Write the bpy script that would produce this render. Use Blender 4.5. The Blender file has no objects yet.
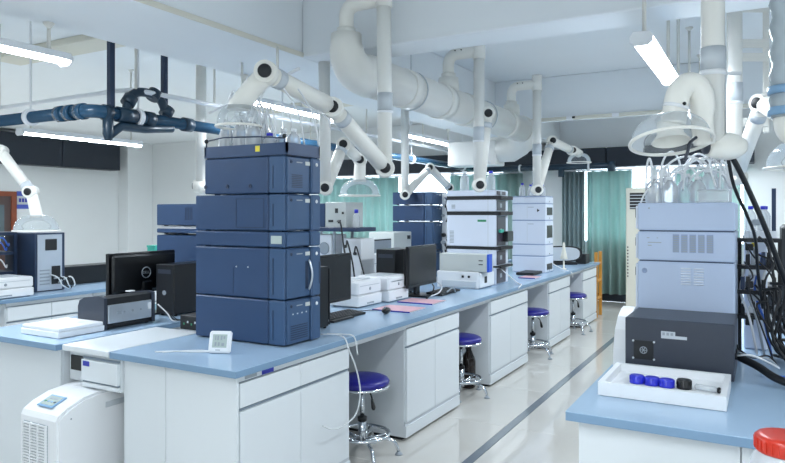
import bpy, math, random
from mathutils import Vector, Matrix, Euler
random.seed(7)
S = bpy.context.scene
COL = S.collection
PI = math.pi

# ------------------------------------------------------------------ camera, world, light
# World axes: +Y runs along the benches towards the curtained wall, +X to the right, floor at z = 0.
cam_d = bpy.data.cameras.new('camera'); cam = bpy.data.objects.new('camera', cam_d); COL.objects.link(cam)
cam_d.sensor_width = 36.0; cam_d.lens = 36.0 * 660.0 / 785.0
cam_d.shift_y = -18.5 / 785.0
cam_d.clip_start = 0.05
cam.location = (0, 0, 1.49); cam.rotation_euler = (PI / 2, 0, math.atan(370.5 / 660.0))
S.camera = cam

w = bpy.data.worlds.new('daylight'); S.world = w; w.use_nodes = True
w.node_tree.nodes['Background'].inputs[0].default_value = (0.80, 0.90, 1.0, 1)
w.node_tree.nodes['Background'].inputs[1].default_value = 7.0

S.view_settings.view_transform = 'Standard'; S.view_settings.look = 'None'
S.view_settings.exposure = 0.0; S.view_settings.gamma = 1.0
S.view_settings.use_curve_mapping = False
TUBE_POWER = 36.0           # watts of each fluorescent fitting
TUBE_COLOUR = (0.87, 0.94, 1.0)

# ------------------------------------------------------------------ materials
def lin(h):
    h = h.lstrip('#'); v = [int(h[i:i + 2], 16) / 255 for i in (0, 2, 4)]
    return tuple(x / 12.92 if x <= 0.04045 else ((x + 0.055) / 1.055) ** 2.4 for x in v)
MATS = {}
def mat(name, col, rough=0.5, metal=0.0, var=0.06, scale=6.0, bump=0.0, spec=0.5, coat=0.0, emit=0.0):
    m = bpy.data.materials.new(name); m.use_nodes = True
    nt = m.node_tree; b = nt.nodes['Principled BSDF']
    c = lin(col) if isinstance(col, str) else col
    tc = nt.nodes.new('ShaderNodeTexCoord'); no = nt.nodes.new('ShaderNodeTexNoise')
    no.inputs['Scale'].default_value = scale; no.inputs['Detail'].default_value = 4
    nt.links.new(tc.outputs['Object'], no.inputs['Vector'])
    mx = nt.nodes.new('ShaderNodeMix'); mx.data_type = 'RGBA'
    mx.inputs[6].default_value = (*[x * (1 - var) for x in c], 1)
    mx.inputs[7].default_value = (*[min(1, x * (1 + var)) for x in c], 1)
    nt.links.new(no.outputs['Fac'], mx.inputs[0])
    nt.links.new(mx.outputs[2], b.inputs['Base Color'])
    b.inputs['Roughness'].default_value = rough; b.inputs['Metallic'].default_value = metal
    b.inputs['Specular IOR Level'].default_value = spec
    b.inputs['Coat Weight'].default_value = coat
    if bump:
        bp = nt.nodes.new('ShaderNodeBump'); bp.inputs['Strength'].default_value = bump
        bp.inputs['Distance'].default_value = 0.002
        n2 = nt.nodes.new('ShaderNodeTexNoise'); n2.inputs['Scale'].default_value = scale * 20
        nt.links.new(tc.outputs['Object'], n2.inputs['Vector'])
        nt.links.new(n2.outputs['Fac'], bp.inputs['Height']); nt.links.new(bp.outputs[0], b.inputs['Normal'])
    if emit:
        b.inputs['Emission Color'].default_value = (*c, 1); b.inputs['Emission Strength'].default_value = emit
    MATS[name] = m
    return m
def clear(name, col, alpha, rough=0.1, gloss=0.25):
    """thin clear plastic or glass: part transparent, part tinted diffuse, part gloss"""
    m = bpy.data.materials.new(name); m.use_nodes = True
    nt = m.node_tree; nt.nodes.clear()
    out = nt.nodes.new('ShaderNodeOutputMaterial')
    tr = nt.nodes.new('ShaderNodeBsdfTransparent'); tr.inputs[0].default_value = (0.95, 0.97, 0.98, 1)
    df = nt.nodes.new('ShaderNodeBsdfPrincipled')
    tc = nt.nodes.new('ShaderNodeTexCoord'); no = nt.nodes.new('ShaderNodeTexNoise'); no.inputs['Scale'].default_value = 25
    nt.links.new(tc.outputs['Object'], no.inputs['Vector'])
    ramp = nt.nodes.new('ShaderNodeMapRange'); ramp.inputs['To Min'].default_value = rough * 0.7; ramp.inputs['To Max'].default_value = rough * 1.3
    nt.links.new(no.outputs['Fac'], ramp.inputs['Value']); nt.links.new(ramp.outputs[0], df.inputs['Roughness'])
    df.inputs['Base Color'].default_value = (*lin(col), 1)
    fr = nt.nodes.new('ShaderNodeFresnel'); fr.inputs['IOR'].default_value = 1.45
    ad = nt.nodes.new('ShaderNodeMath'); ad.operation = 'MULTIPLY_ADD'; ad.use_clamp = True
    ad.inputs[1].default_value = gloss * 2; ad.inputs[2].default_value = alpha
    nt.links.new(fr.outputs[0], ad.inputs[0])
    mx = nt.nodes.new('ShaderNodeMixShader')
    nt.links.new(ad.outputs[0], mx.inputs[0]); nt.links.new(tr.outputs[0], mx.inputs[1]); nt.links.new(df.outputs[0], mx.inputs[2])
    nt.links.new(mx.outputs[0], out.inputs[0])
    MATS[name] = m
    return m
mat('wall_paint', '#eff3f4', 0.7, var=0.02, scale=1.5, bump=0.05)
mat('ceiling_paint', '#edf2f5', 0.8, var=0.02, scale=1.2, bump=0.04)
mat('cream_paint', '#dfddd0', 0.7, var=0.03, scale=2)
mat('tile', '#d0cec8', 0.07, var=0.04, scale=2.5, spec=0.5, coat=0.2)
mat('grout', '#a9a8a2', 0.6)
mat('strip_stone', '#79838a', 0.12, var=0.12, scale=9)
mat('cabinet_white', '#dbe1e5', 0.32, var=0.015, scale=2)
mat('gap_shadow', '#8593a0', 0.6)
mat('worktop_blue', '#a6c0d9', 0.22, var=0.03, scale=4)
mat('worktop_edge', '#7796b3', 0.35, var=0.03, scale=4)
mat('plinth_grey', '#c3cad0', 0.4)
mat('pvc_white', '#e9e9e4', 0.3, var=0.02, scale=4)
mat('arm_white', '#eeede6', 0.28, var=0.02, scale=5)
mat('rod_white', '#e4e3dc', 0.4, var=0.03)
mat('navy', '#2a4468', 0.42, var=0.04, scale=5, bump=0.03)
mat('navy_light', '#395578', 0.42, var=0.04, scale=5, bump=0.03)
mat('navy_dark', '#22344f', 0.45, var=0.05)
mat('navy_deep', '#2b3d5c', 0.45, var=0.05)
mat('pipe_blue', '#274b66', 0.25, var=0.06, scale=5)
mat('pipe_dark', '#1c3446', 0.35, var=0.08, scale=5)
mat('valance', '#1c2633', 0.45, var=0.08, scale=2)
mat('black_plastic', '#0d1014', 0.3, var=0.08, scale=8)
mat('black_matt', '#13171c', 0.55, var=0.08, scale=8)
mat('charcoal', '#343b48', 0.4, var=0.05, scale=9, bump=0.04)
mat('screen', '#0f1318', 0.25, var=0.04)
mat('grey_plastic', '#9aa3ab', 0.4, var=0.04)
mat('light_grey', '#c5ccd2', 0.4, var=0.03)
mat('beige_grey', '#c4c9c6', 0.45, var=0.03)
mat('silver', '#c4ccd4', 0.3, 0.6, var=0.05, scale=10)
mat('chrome', '#d5dae0', 0.12, 1.0, var=0.03)
mat('white_plastic', '#eceff2', 0.3, var=0.015)
mat('instrument_white', '#d8e0ee', 0.36, var=0.015)
mat('instrument_grey', '#bac9e2', 0.38, var=0.015)
mat('instrument_slot', '#93a3c2', 0.5)
mat('seat_blue', '#262485', 0.35, var=0.06, scale=12)
mat('cap_blue', '#2c35c8', 0.35, var=0.05)
mat('cap_black', '#15171b', 0.4, var=0.06)
mat('lid_red', '#c8321f', 0.3, var=0.05)
mat('label_blue', '#2c36a8', 0.4)
mat('strip_blue', '#2a57c8', 0.35)
mat('yellow', '#e6d43a', 0.5)
mat('wood_brown', '#8a4427', 0.45, var=0.2, scale=9)
mat('wood_yellow', '#c58a35', 0.5, var=0.2, scale=9)
mat('door_brown', '#4a3431', 0.35, var=0.1)
mat('door_glass', '#5a646b', 0.1, var=0.1)
mat('teal', '#3fb09c', 0.45)
mat('pink_paper', '#d3a9b3', 0.6, var=0.15, scale=14)
mat('purple_panel', '#3a3442', 0.3, var=0.05)
def cloth(name, col, thru):
    m = mat(name, col, 0.85, var=0.08, scale=3); nt = m.node_tree; b = nt.nodes['Principled BSDF']
    tl = nt.nodes.new('ShaderNodeBsdfTranslucent'); mx = nt.nodes.new('ShaderNodeMixShader'); mx.inputs[0].default_value = thru
    nt.links.new(b.inputs['Base Color'].links[0].from_socket, tl.inputs[0])
    nt.links.new(b.outputs[0], mx.inputs[1]); nt.links.new(tl.outputs[0], mx.inputs[2])
    nt.links.new(mx.outputs[0], nt.nodes['Material Output'].inputs[0])
cloth('curtain', '#b9d3cf', .48)
cloth('curtain_grey', '#9fb2b6', .3)
mat('lcd', '#b7c4bf', 0.25, var=0.04)
mat('panel_blue', '#86add0', 0.35)
mat('green_led', '#2e8a62', 0.4)
mat('cable_black', '#101318', 0.45)
mat('cable_white', '#e8ebee', 0.4)
mat('cable_blue', '#2f63c4', 0.45)
mat('sign_blue', '#4a5fc4', 0.45, var=0.05)
mat('brown_bottle', '#1d1310', 0.12, var=0.2)
mat('tube_light', '#eff6ff', 0.5, emit=24.0)
mat('diffuser_light', '#eff6ff', 0.5, emit=10.5)
clear('glass', '#e9f1f6', 0.10, 0.05, 0.5)
clear('window_glass', '#dfe9ee', 0.04, 0.04, 0.3)
clear('bottle_glass', '#f3f7fb', 0.34, 0.08, 0.6)
clear('dome', '#f0f5fa', 0.15, 0.12, 0.35)
clear('dome_thin', '#eef4f8', 0.05, 0.1, 0.35)
clear('tubing', '#f1f6f9', 0.62, 0.15, 0.4)
clear('flex_duct', '#c9d4da', 0.5, 0.12, 0.5)

# ------------------------------------------------------------------ mesh builder
ORI = {}
class MB:
    def __init__(s): s.v = []; s.f = []; s.sm = []
    def add(s, vs, fs, smooth=False):
        o = len(s.v); s.v += [Vector(v) for v in vs]
        s.f += [tuple(i + o for i in f) for f in fs]; s.sm += [smooth] * len(fs)
        return s
    def box(s, x0, x1, y0, y1, z0, z1, b=0.0, xf=None):
        x0, x1 = min(x0, x1), max(x0, x1); y0, y1 = min(y0, y1), max(y0, y1); z0, z1 = min(z0, z1), max(z0, z1)
        b = min(b, (x1 - x0) * .49, (y1 - y0) * .49, (z1 - z0) * .49)
        if b <= 0:
            vs = [(x, y, z) for x in (x0, x1) for y in (y0, y1) for z in (z0, z1)]
            fs = [(0, 1, 3, 2), (4, 6, 7, 5), (0, 4, 5, 1), (2, 3, 7, 6), (0, 2, 6, 4), (1, 5, 7, 3)]
        else:
            vs, ix = [], {}
            X, Y, Z = (x0, x1), (y0, y1), (z0, z1)
            for i in (0, 1):
                for j in (0, 1):
                    for k in (0, 1):
                        sx, sy, sz = (b, -b)[i], (b, -b)[j], (b, -b)[k]
                        for a, p in enumerate(((X[i], Y[j] + sy, Z[k] + sz), (X[i] + sx, Y[j], Z[k] + sz), (X[i] + sx, Y[j] + sy, Z[k]))):
                            ix[i, j, k, a] = len(vs); vs.append(p)
            fs = []
            for i in (0, 1):
                q = [ix[i, 0, 0, 0], ix[i, 1, 0, 0], ix[i, 1, 1, 0], ix[i, 0, 1, 0]]; fs.append(tuple(q if i else q[::-1]))
                q = [ix[0, i, 0, 1], ix[0, i, 1, 1], ix[1, i, 1, 1], ix[1, i, 0, 1]]; fs.append(tuple(q if i else q[::-1]))
                q = [ix[0, 0, i, 2], ix[1, 0, i, 2], ix[1, 1, i, 2], ix[0, 1, i, 2]]; fs.append(tuple(q if i else q[::-1]))
            for i in (0, 1):
                for j in (0, 1):
                    q = [ix[i, j, 0, 0], ix[i, j, 0, 1], ix[i, j, 1, 1], ix[i, j, 1, 0]]; fs.append(tuple(q if i != j else q[::-1]))
                    q = [ix[i, 0, j, 0], ix[i, 0, j, 2], ix[i, 1, j, 2], ix[i, 1, j, 0]]; fs.append(tuple(q if i == j else q[::-1]))
                    q = [ix[0, i, j, 1], ix[0, i, j, 2], ix[1, i, j, 2], ix[1, i, j, 1]]; fs.append(tuple(q if i != j else q[::-1]))
                    for k in (0, 1):
                        q = [ix[i, j, k, 0], ix[i, j, k, 1], ix[i, j, k, 2]]; fs.append(tuple(q if (i + j + k) % 2 else q[::-1]))
        if xf: vs = [xf @ Vector(v) for v in vs]
        return s.add(vs, fs)
    def prism(s, poly, axis, a0, a1, smooth=False):
        """polygon (u, v) extruded along an axis: 'x' -> (y, z), 'y' -> (x, z), 'z' -> (x, y)"""
        n = len(poly)
        P = {'x': lambda u, v, a: (a, u, v), 'y': lambda u, v, a: (u, a, v), 'z': lambda u, v, a: (u, v, a)}[axis]
        vs = [P(u, v, a0) for u, v in poly] + [P(u, v, a1) for u, v in poly]
        s.add(vs, [tuple(range(n)), tuple(range(2 * n - 1, n - 1, -1))])
        o = len(s.v) - 2 * n
        for i in range(n):
            j = (i + 1) % n
            s.f.append((o + i, o + n + i, o + n + j, o + j)); s.sm.append(smooth)
        return s
    def cyl(s, p0, p1, r0, r1=None, n=16, caps=True, smooth=True):
        p0, p1 = Vector(p0), Vector(p1); r1 = r0 if r1 is None else r1
        d = (p1 - p0).normalized(); u = d.orthogonal().normalized(); v = d.cross(u)
        vs = [p0 + (u * math.cos(t) + v * math.sin(t)) * r0 for t in (2 * PI * i / n for i in range(n))]
        vs += [p1 + (u * math.cos(t) + v * math.sin(t)) * r1 for t in (2 * PI * i / n for i in range(n))]
        s.add(vs, [(i, (i + 1) % n, n + (i + 1) % n, n + i) for i in range(n)], smooth)
        if caps:
            o = len(s.v) - 2 * n
            s.f += [tuple(o + i for i in range(n - 1, -1, -1)), tuple(o + n + i for i in range(n))]; s.sm += [False, False]
        return s
    def tube(s, pts, r, n=8, caps=True):
        pts = [Vector(p) for p in pts]; m = len(pts)
        rs = r if isinstance(r, (list, tuple)) else [r] * m
        u = None; vs = []
        for i, p in enumerate(pts):
            d = (pts[min(i + 1, m - 1)] - pts[max(i - 1, 0)])
            d = d.normalized() if d.length > 1e-9 else Vector((0, 0, 1))
            u = d.orthogonal().normalized() if u is None else (u - d * u.dot(d)).normalized()
            v = d.cross(u)
            vs += [p + (u * math.cos(2 * PI * k / n) + v * math.sin(2 * PI * k / n)) * rs[i] for k in range(n)]
        fs = [(i * n + k, i * n + (k + 1) % n, (i + 1) * n + (k + 1) % n, (i + 1) * n + k) for i in range(m - 1) for k in range(n)]
        s.add(vs, fs, True)
        if caps:
            o = len(s.v) - len(vs)
            s.f += [tuple(o + k for k in range(n - 1, -1, -1)), tuple(o + (m - 1) * n + k for k in range(n))]; s.sm += [False, False]
        return s
    def lathe(s, prof, c=(0, 0, 0), axis=(0, 0, 1), n=20, smooth=True, close=False):
        """profile of (radius, height) revolved about an axis through c"""
        c = Vector(c); d = Vector(axis).normalized()
        q = Vector((0, 0, 1)).rotation_difference(d)
        vs = []
        for r, h in prof:
            vs += [c + q @ Vector((r * math.cos(2 * PI * k / n), r * math.sin(2 * PI * k / n), h)) for k in range(n)]
        m = len(prof)
        fs = [(i * n + k, i * n + (k + 1) % n, (i + 1) * n + (k + 1) % n, (i + 1) * n + k) for i in range(m - 1) for k in range(n)]
        s.add(vs, fs, smooth)
        o = len(s.v) - len(vs)
        if prof[0][0] > 1e-5 and not close: s.f.append(tuple(o + k for k in range(n - 1, -1, -1))); s.sm.append(False)
        if prof[-1][0] > 1e-5 and not close: s.f.append(tuple(o + (m - 1) * n + k for k in range(n))); s.sm.append(False)
        return s
    def ball(s, c, r, n=14, m=8, sc=(1, 1, 1)):
        c = Vector(c)
        pr = [(math.sin(PI * i / m), -math.cos(PI * i / m)) for i in range(m + 1)]
        vs = [(c.x + r * sc[0] * a * math.cos(2 * PI * k / n), c.y + r * sc[1] * a * math.sin(2 * PI * k / n), c.z + r * sc[2] * h) for a, h in pr for k in range(n)]
        return s.add(vs, [(i * n + k, i * n + (k + 1) % n, (i + 1) * n + (k + 1) % n, (i + 1) * n + k) for i in range(m) for k in range(n)], True)
    def xform(s, M): s.v = [M @ v for v in s.v]; return s
    def build(s, name, material, parent=None, loc=None):
        me = bpy.data.meshes.new(name)
        o0 = Vector(loc) if loc is not None else (ORI.get(parent.name, Vector()) if parent else Vector())
        me.from_pydata([tuple(v - o0) for v in s.v], [], s.f)
        me.polygons.foreach_set('use_smooth', s.sm); me.update()
        me.materials.append(MATS[material] if isinstance(material, str) else material)
        o = bpy.data.objects.new(name, me); COL.objects.link(o)
        if parent: o.parent = parent
        else: o.location = o0
        ORI[o.name] = o0
        return o
def tag(o, label, cat, group=None):
    o['label'] = label; o['category'] = cat
    if group: o['group'] = group
    return o
def thing(name, label, cat, loc, group=None):
    o = bpy.data.objects.new(name, None); COL.objects.link(o); o.location = loc; o.empty_display_size = 0.1
    ORI[o.name] = Vector(loc)
    return tag(o, label, cat, group)
def struct(o): o['kind'] = 'structure'; return o
def copy_tree(o, parent=None):
    c = o.copy(); COL.objects.link(c)
    if parent: c.parent = parent
    ORI[c.name] = ORI[o.name]
    for ch in list(o.children): copy_tree(ch, c)
    return c
def box(name, m, x0, x1, y0, y1, z0, z1, b=0.0, parent=None, loc=None):
    return MB().box(x0, x1, y0, y1, z0, z1, b).build(name, m, parent, loc)
def solid(name, m, label, cat, x0, x1, y0, y1, z0, z1, b=0.0, group=None):
    return tag(box(name, m, x0, x1, y0, y1, z0, z1, b, loc=((x0 + x1) / 2, (y0 + y1) / 2, min(z0, z1))), label, cat, group)
def curve(pts, k=6):
    """Catmull-Rom through the points"""
    P = [Vector(p) for p in pts]; P = [2 * P[0] - P[1]] + P + [2 * P[-1] - P[-2]]; out = []
    for i in range(1, len(P) - 2):
        a, b, c, d = P[i - 1:i + 3]
        for j in range(k):
            t = j / k
            out.append(0.5 * ((2 * b) + (c - a) * t + (2 * a - 5 * b + 4 * c - d) * t * t + (3 * b - a - 3 * c + d) * t ** 3))
    return out + [P[-2]]
def text(name, s, size, m, parent, pos, right, up, depth=0.0006):
    """flat lettering on a surface: origin pos, reading along `right`, upright along `up`"""
    cu = bpy.data.curves.new(name, 'FONT'); cu.body = s; cu.size = size; cu.extrude = depth
    cu.align_x = 'CENTER'; cu.align_y = 'CENTER'
    t = bpy.data.objects.new(name, cu); COL.objects.link(t)
    dg = bpy.context.evaluated_depsgraph_get(); me = bpy.data.meshes.new_from_object(t.evaluated_get(dg))
    bpy.data.objects.remove(t); bpy.data.curves.remove(cu)
    R = Vector(right).normalized(); U = Vector(up).normalized(); N = R.cross(U)
    M = Matrix((R, U, N)).transposed().to_4x4(); M.translation = Vector(pos) - ORI[parent.name]
    me.transform(M); me.materials.clear(); me.materials.append(MATS[m])
    o = bpy.data.objects.new(name, me); COL.objects.link(o); o.parent = parent; ORI[o.name] = ORI[parent.name]
    return o

# ------------------------------------------------------------------ the room
XL, XR, YB, YF, ZC = -13.7, 3.6, -2.6, 11.5, 3.22
floor = struct(box('floor', 'grout', XL, XR, YB, YF, -0.12, -0.004))
tile_me = MB().box(-0.4985, 0.4985, -0.4985, 0.4985, -0.012, 0.0, 0.0015)
proto = None
xs = [-1.57 - 0.5 - k for k in range(12)] + [-1.51 + 0.5 + k for k in range(5)]
for x in xs:
    for k in range(14):
        y = -2.1 + k
        if proto is None:
            proto = tile_me.build('floor_tile', 'tile', floor); t = proto
        else:
            t = proto.copy(); COL.objects.link(t)
        t.location = (x, y, 0)
box('floor_strip', 'strip_stone', -1.5685, -1.5115, YB, YF, -0.012, 0.0, parent=floor)['label'] = 'dark stone inlay strip'
struct(box('ceiling', 'ceiling_paint', XL - .2, XR + .2, YB - .2, YF + .2, ZC, ZC + 0.2))
struct(box('wall_left', 'wall_paint', XL - .2, XL, YB - .2, YF + .2, 0, ZC))
struct(box('wall_right', 'wall_paint', XR, XR + .2, YB - .2, YF + .2, 0, ZC))
struct(box('wall_back', 'wall_paint', XL, XR, YB - .2, YB, 0, ZC))
WIN = [(-8.3, -4.1, 0.95, 2.45), (-2.9, -0.2, 0.95, 2.45)]
m = MB()
edges = [XL, WIN[0][0], WIN[0][1], WIN[1][0], WIN[1][1], XR]
for i in range(0, 5, 2): m.box(edges[i], edges[i + 1], YF, YF + .2, 0, ZC)
for a, b, z0, z1 in WIN: m.box(a, b, YF, YF + .2, 0, z0).box(a, b, YF, YF + .2, z1, ZC)
struct(m.build('wall_far', 'wall_paint'))
for i, (a, b, z0, z1) in enumerate(WIN):
    wn = struct(MB().box(a, b, YF + .06, YF + .12, z0, z0 + .06).box(a, b, YF + .06, YF + .12, z1 - .06, z1)
                .box(a, a + .06, YF + .06, YF + .12, z0, z1).box(b - .06, b, YF + .06, YF + .12, z0, z1).build('window_%d' % (i + 1), 'white_plastic'))
    n = 4
    for k in range(n):
        u0 = a + .06 + (b - a - .12) * k / n; u1 = a + .06 + (b - a - .12) * (k + 1) / n
        box('pane', 'window_glass', u0 + .02, u1 - .02, YF + .085, YF + .095, z0 + .06, z1 - .06, parent=wn)
        if k: box('mullion', 'white_plastic', u0 - .025, u0 + .025, YF + .065, YF + .115, z0 + .06, z1 - .06, parent=wn)
struct(box('baseboard_far', 'valance', XL, XR, YF - .02, YF, 0.0, 0.13))
# beams and pilaster
struct(box('beam_long', 'ceiling_paint', -4.0, -3.1, YB, YF, 2.69, ZC, 0.008))
struct(box('beam_long_right', 'ceiling_paint', 0.9, 1.5, YB, YF, 2.69, ZC, 0.008))
for i, y in enumerate((-0.1, 4.1, 8.3)):
    struct(box('beam_cross_%d' % (i + 1), 'ceiling_paint', -3.1, 0.9, y, y + .34, 2.69, ZC, 0.008))
    struct(box('beam_shallow_%d' % (i + 1), 'cream_paint', -7.3, -4.0, y, y + .34, 3.15, ZC, 0.008))
struct(box('trim_1', 'cream_paint', -3.1, -3.085, YB, 4.1, 2.69, 2.725, .003))
struct(box('pilaster', 'wall_paint', XL, XL + .35, YF - .75, YF, 0, ZC, 0.01))
# valances above the windows
def valance(label, x0, x1, y0, y1, z0, z1, axis):
    t = thing('window_valance', label, 'valance', ((x0 + x1) / 2, (y0 + y1) / 2, z0))
    n = 4
    for k in range(n):
        if axis == 'x': box('valance_panel', 'valance', x0 + (x1 - x0) * k / n, x0 + (x1 - x0) * (k + 1) / n - .012, y0, y1, z0, z1, .01, t)
        else: box('valance_panel', 'valance', x0, x1, y0 + (y1 - y0) * k / n, y0 + (y1 - y0) * (k + 1) / n - .012, z0, z1, .01, t)
valance('long black valance box high on the left wall above the door', XL, XL + .35, 4.6, 10.55, 2.5, 3.14, 'y')
valance('long black valance above the teal curtains on the far wall', -8.6, -.1, YF - .42, YF, 2.24, 2.56, 'x')
# door on the left wall
dr = struct(MB().box(XL, XL + .06, 7.35, 7.47, 0, 1.94).box(XL, XL + .06, 8.1, 8.21, 0, 1.94).box(XL, XL + .06, 7.47, 8.1, 1.84, 1.94).build('door_1', 'wood_brown'))
box('door_leaf', 'door_brown', XL, XL + .035, 7.47, 8.1, 0, 1.84, parent=dr)
box('door_glass', 'door_glass', XL + .035, XL + .04, 7.57, 7.96, 0.9, 1.66, parent=dr)
MB().cyl((XL + .04, 8.04, 1.0), (XL + .09, 8.04, 1.0), .012).cyl((XL + .085, 8.04, 1.0), (XL + .085, 7.92, 1.0), .01).build('door_handle', 'chrome', dr)
sg = tag(box('wall_sign', 'sign_blue', XL, XL + .015, 8.24, 8.56, 1.58, 1.95, loc=(XL, 8.4, 1.58)), 'blue notice on the left wall beside the brown door frame', 'sign')
box('sign_band', 'light_grey', XL + .015, XL + .017, 8.24, 8.56, 1.67, 1.85, parent=sg)
for k in range(4): box('sign_mark', 'label_blue', XL + .017, XL + .018, 8.28 + k * .065, 8.33 + k * .065, 1.72, 1.80, parent=sg)

# curtains: pleated sheets with thickness
def curtain(label, x0, x1, y, z0, z1, material, pleats, amp=.05, thick=.012):
    n = pleats * 8; rnd = random.Random(int(abs(x0) * 100))
    ph = [rnd.uniform(.7, 1.3) for _ in range(pleats + 1)]
    vs, fs = [], []
    for i in range(n + 1):
        t = i / n; a = amp * ph[int(t * pleats)] * math.sin(t * pleats * 2 * PI)
        for z, k in ((z1, .8), (z0, 1.1)):
            vs.append((x0 + (x1 - x0) * t, y + a * k, z))
    N = len(vs); vs += [(v[0], v[1] + thick, v[2]) for v in vs]
    for i in range(n):
        p = i * 2
        fs += [(p, p + 1, p + 3, p + 2), (N + p + 2, N + p + 3, N + p + 1, N + p), (p, p + 2, N + p + 2, N + p), (p + 1, N + p + 1, N + p + 3, p + 3)]
    fs += [(0, N, N + 1, 1), (2 * n, 2 * n + 1, N + 2 * n + 1, N + 2 * n)]
    t = thing('curtain', label, 'curtain', ((x0 + x1) / 2, y, z0), 'curtains along the far wall')
    MB().add(vs, fs, True).build('curtain_cloth', material, t)
    MB().cyl((x0 - .05, y + .005, z1 + .015), (x1 + .05, y + .005, z1 + .015), .012, n=8).build('curtain_rail', 'white_plastic', t)
curtain('pale teal curtain hanging behind the navy stack and printers', -8.1, -6.2, YF - .22, .15, 2.19, 'curtain', 11)
curtain('teal curtain glimpsed between bright window and white instrument stack', -5.1, -3.7, YF - .22, .15, 2.19, 'curtain', 8)
curtain('grey-green gathered curtain edge beside the white wall column', -2.98, -2.6, YF - .30, .15, 2.19, 'curtain_grey', 5)
curtain('wide teal curtain to the floor beyond the bench end', -2.58, -1.86, YF - .22, .15, 2.19, 'curtain', 5, .06)
curtain('dark teal curtain behind the bottles and loops of tubing', -1.22, -0.3, YF - .22, .15, 2.19, 'curtain', 6)

# ------------------------------------------------------------------ fluorescent fittings
def fitting(label, x, y0, y1, z, ztop, wide=False):
    t = thing('fluorescent_light', label, 'light', (x, (y0 + y1) / 2, z), 'fluorescent ceiling fittings')
    hw = .062 if wide else .072
    zs = .05 if wide else .028
    MB().prism([(x - hw, z + zs), (x - hw + .006, z + zs), (x - hw * .75, z + .05), (x + hw * .75, z + .05), (x + hw - .006, z + zs), (x + hw, z + zs), (x + hw * .7, z + .075), (x - hw * .7, z + .075)], 'y', y0, y1).build('housing', 'white_plastic', t)
    if wide:
        MB().prism([(x - .054, z + .048), (x + .054, z + .048), (x + .054, z + .02), (x + .034, z), (x - .034, z), (x - .054, z + .02)], 'y', y0 + .012, y1 - .012).build('diffuser', 'diffuser_light', t)
    else:
        MB().cyl((x, y0 + .03, z + .026), (x, y1 - .03, z + .026), .020, n=12).build('tube', 'tube_light', t)
    for y in (y0, y1 - .012):
        e = MB().prism([(x - hw, z + .05), (x + hw, z + .05), (x + hw, z + .018), (x + hw * .6, z - .004), (x - hw * .6, z - .004), (x - hw, z + .018)], 'y', y, y + .012).build('end_cap', 'white_plastic', t)
    for y in (y0 + .12, y1 - .12):
        MB().cyl((x, y, z + .07), (x, y, ztop), .012, n=8).lathe([(.0, -.05), (.035, -.006), (.035, 0)], (x, y, ztop), n=10).build('hanger_rod', 'rod_white', t)
    ld = bpy.data.lights.new('fluorescent_glow', 'AREA'); ld.shape = 'RECTANGLE'; ld.size = .12; ld.size_y = y1 - y0 - .06
    ld.energy = TUBE_POWER; ld.color = TUBE_COLOUR
    l = bpy.data.objects.new('fluorescent_glow', ld); COL.objects.link(l); l.parent = t; l.location = (0, 0, -.012)
ZL = 2.44
fitting('twin tube light hanging at the upper right above the plastic hood', -.6, 3.93, 5.28, ZL, ZC, True)
fitting('twin tube light farther along, half hidden behind the plastic hood', -.6, 6.6, 8.06, ZL, ZC, True)
fitting('twin tube light out of view behind the viewer on the right', -.6, -.4, 1.06, ZL, ZC, True)
fitting('twin tube light at the upper left corner', -3.93, 1.2, 2.69, ZL, 2.69)
fitting('twin tube light above and behind the near navy stack', -3.93, 4.25, 5.75, ZL, 2.69)
fitting('small distant tube light under the large white duct', -3.93, 7.25, 8.75, ZL, 2.69)
fitting('thin tube light in front of the black valance box', -6.65, 4.03, 5.52, 2.29, ZC)
fitting('added tube light hidden behind the near navy stack', -6.65, 7.85, 9.15, 2.29, ZC)  # extra fitting put behind the stack to brighten the left of the far wall
fitting('tube light above the left bench, out of view', -6.65, .8, 2.3, 2.29, ZC)
fitting('added tube light far left, out of view', -10.4, 2.5, 4.0, ZL, ZC)  # unseen, placed off frame to light the left wall
fitting('tube light over the right aisle, out of view', 2.4, 2.5, 4.0, ZL, ZC)
fitting('added tube light beyond the right riser near the curtain', -.6, 9.35, 10.8, ZL, ZC, True)  # added behind the riser to lift the curtains and far wall
fitting('added tube light behind the viewer over the right aisle, out of view', 2.4, -1.2, .3, ZL, ZC)  # added fill for surfaces that face the camera
fitting('added second tube light behind the viewer on the right, out of view', -.6, -2.4, -.95, ZL, ZC, True)  # more front fill, added at the camera's back
fitting('added tube light near the left wall, out of view', -12.2, 5.0, 6.4, ZL, ZC)  # off-frame helper that brightens the left wall
fitting('added second tube light near the left wall, out of view', -12.2, 2.6, 4.0, ZL, ZC)  # another helper fitting added for the left wall
fitting('added tube light before the far wall, hidden by the near navy stack', -9.5, 9.8, 11.0, ZL, ZC)  # added to light the far wall, masked by the stack
fitting('added tube light over the left of the room, out of view', -11.2, 4.6, 6.0, ZL, ZC)  # unseen extra fitting, keeps the left wall bright

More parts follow.
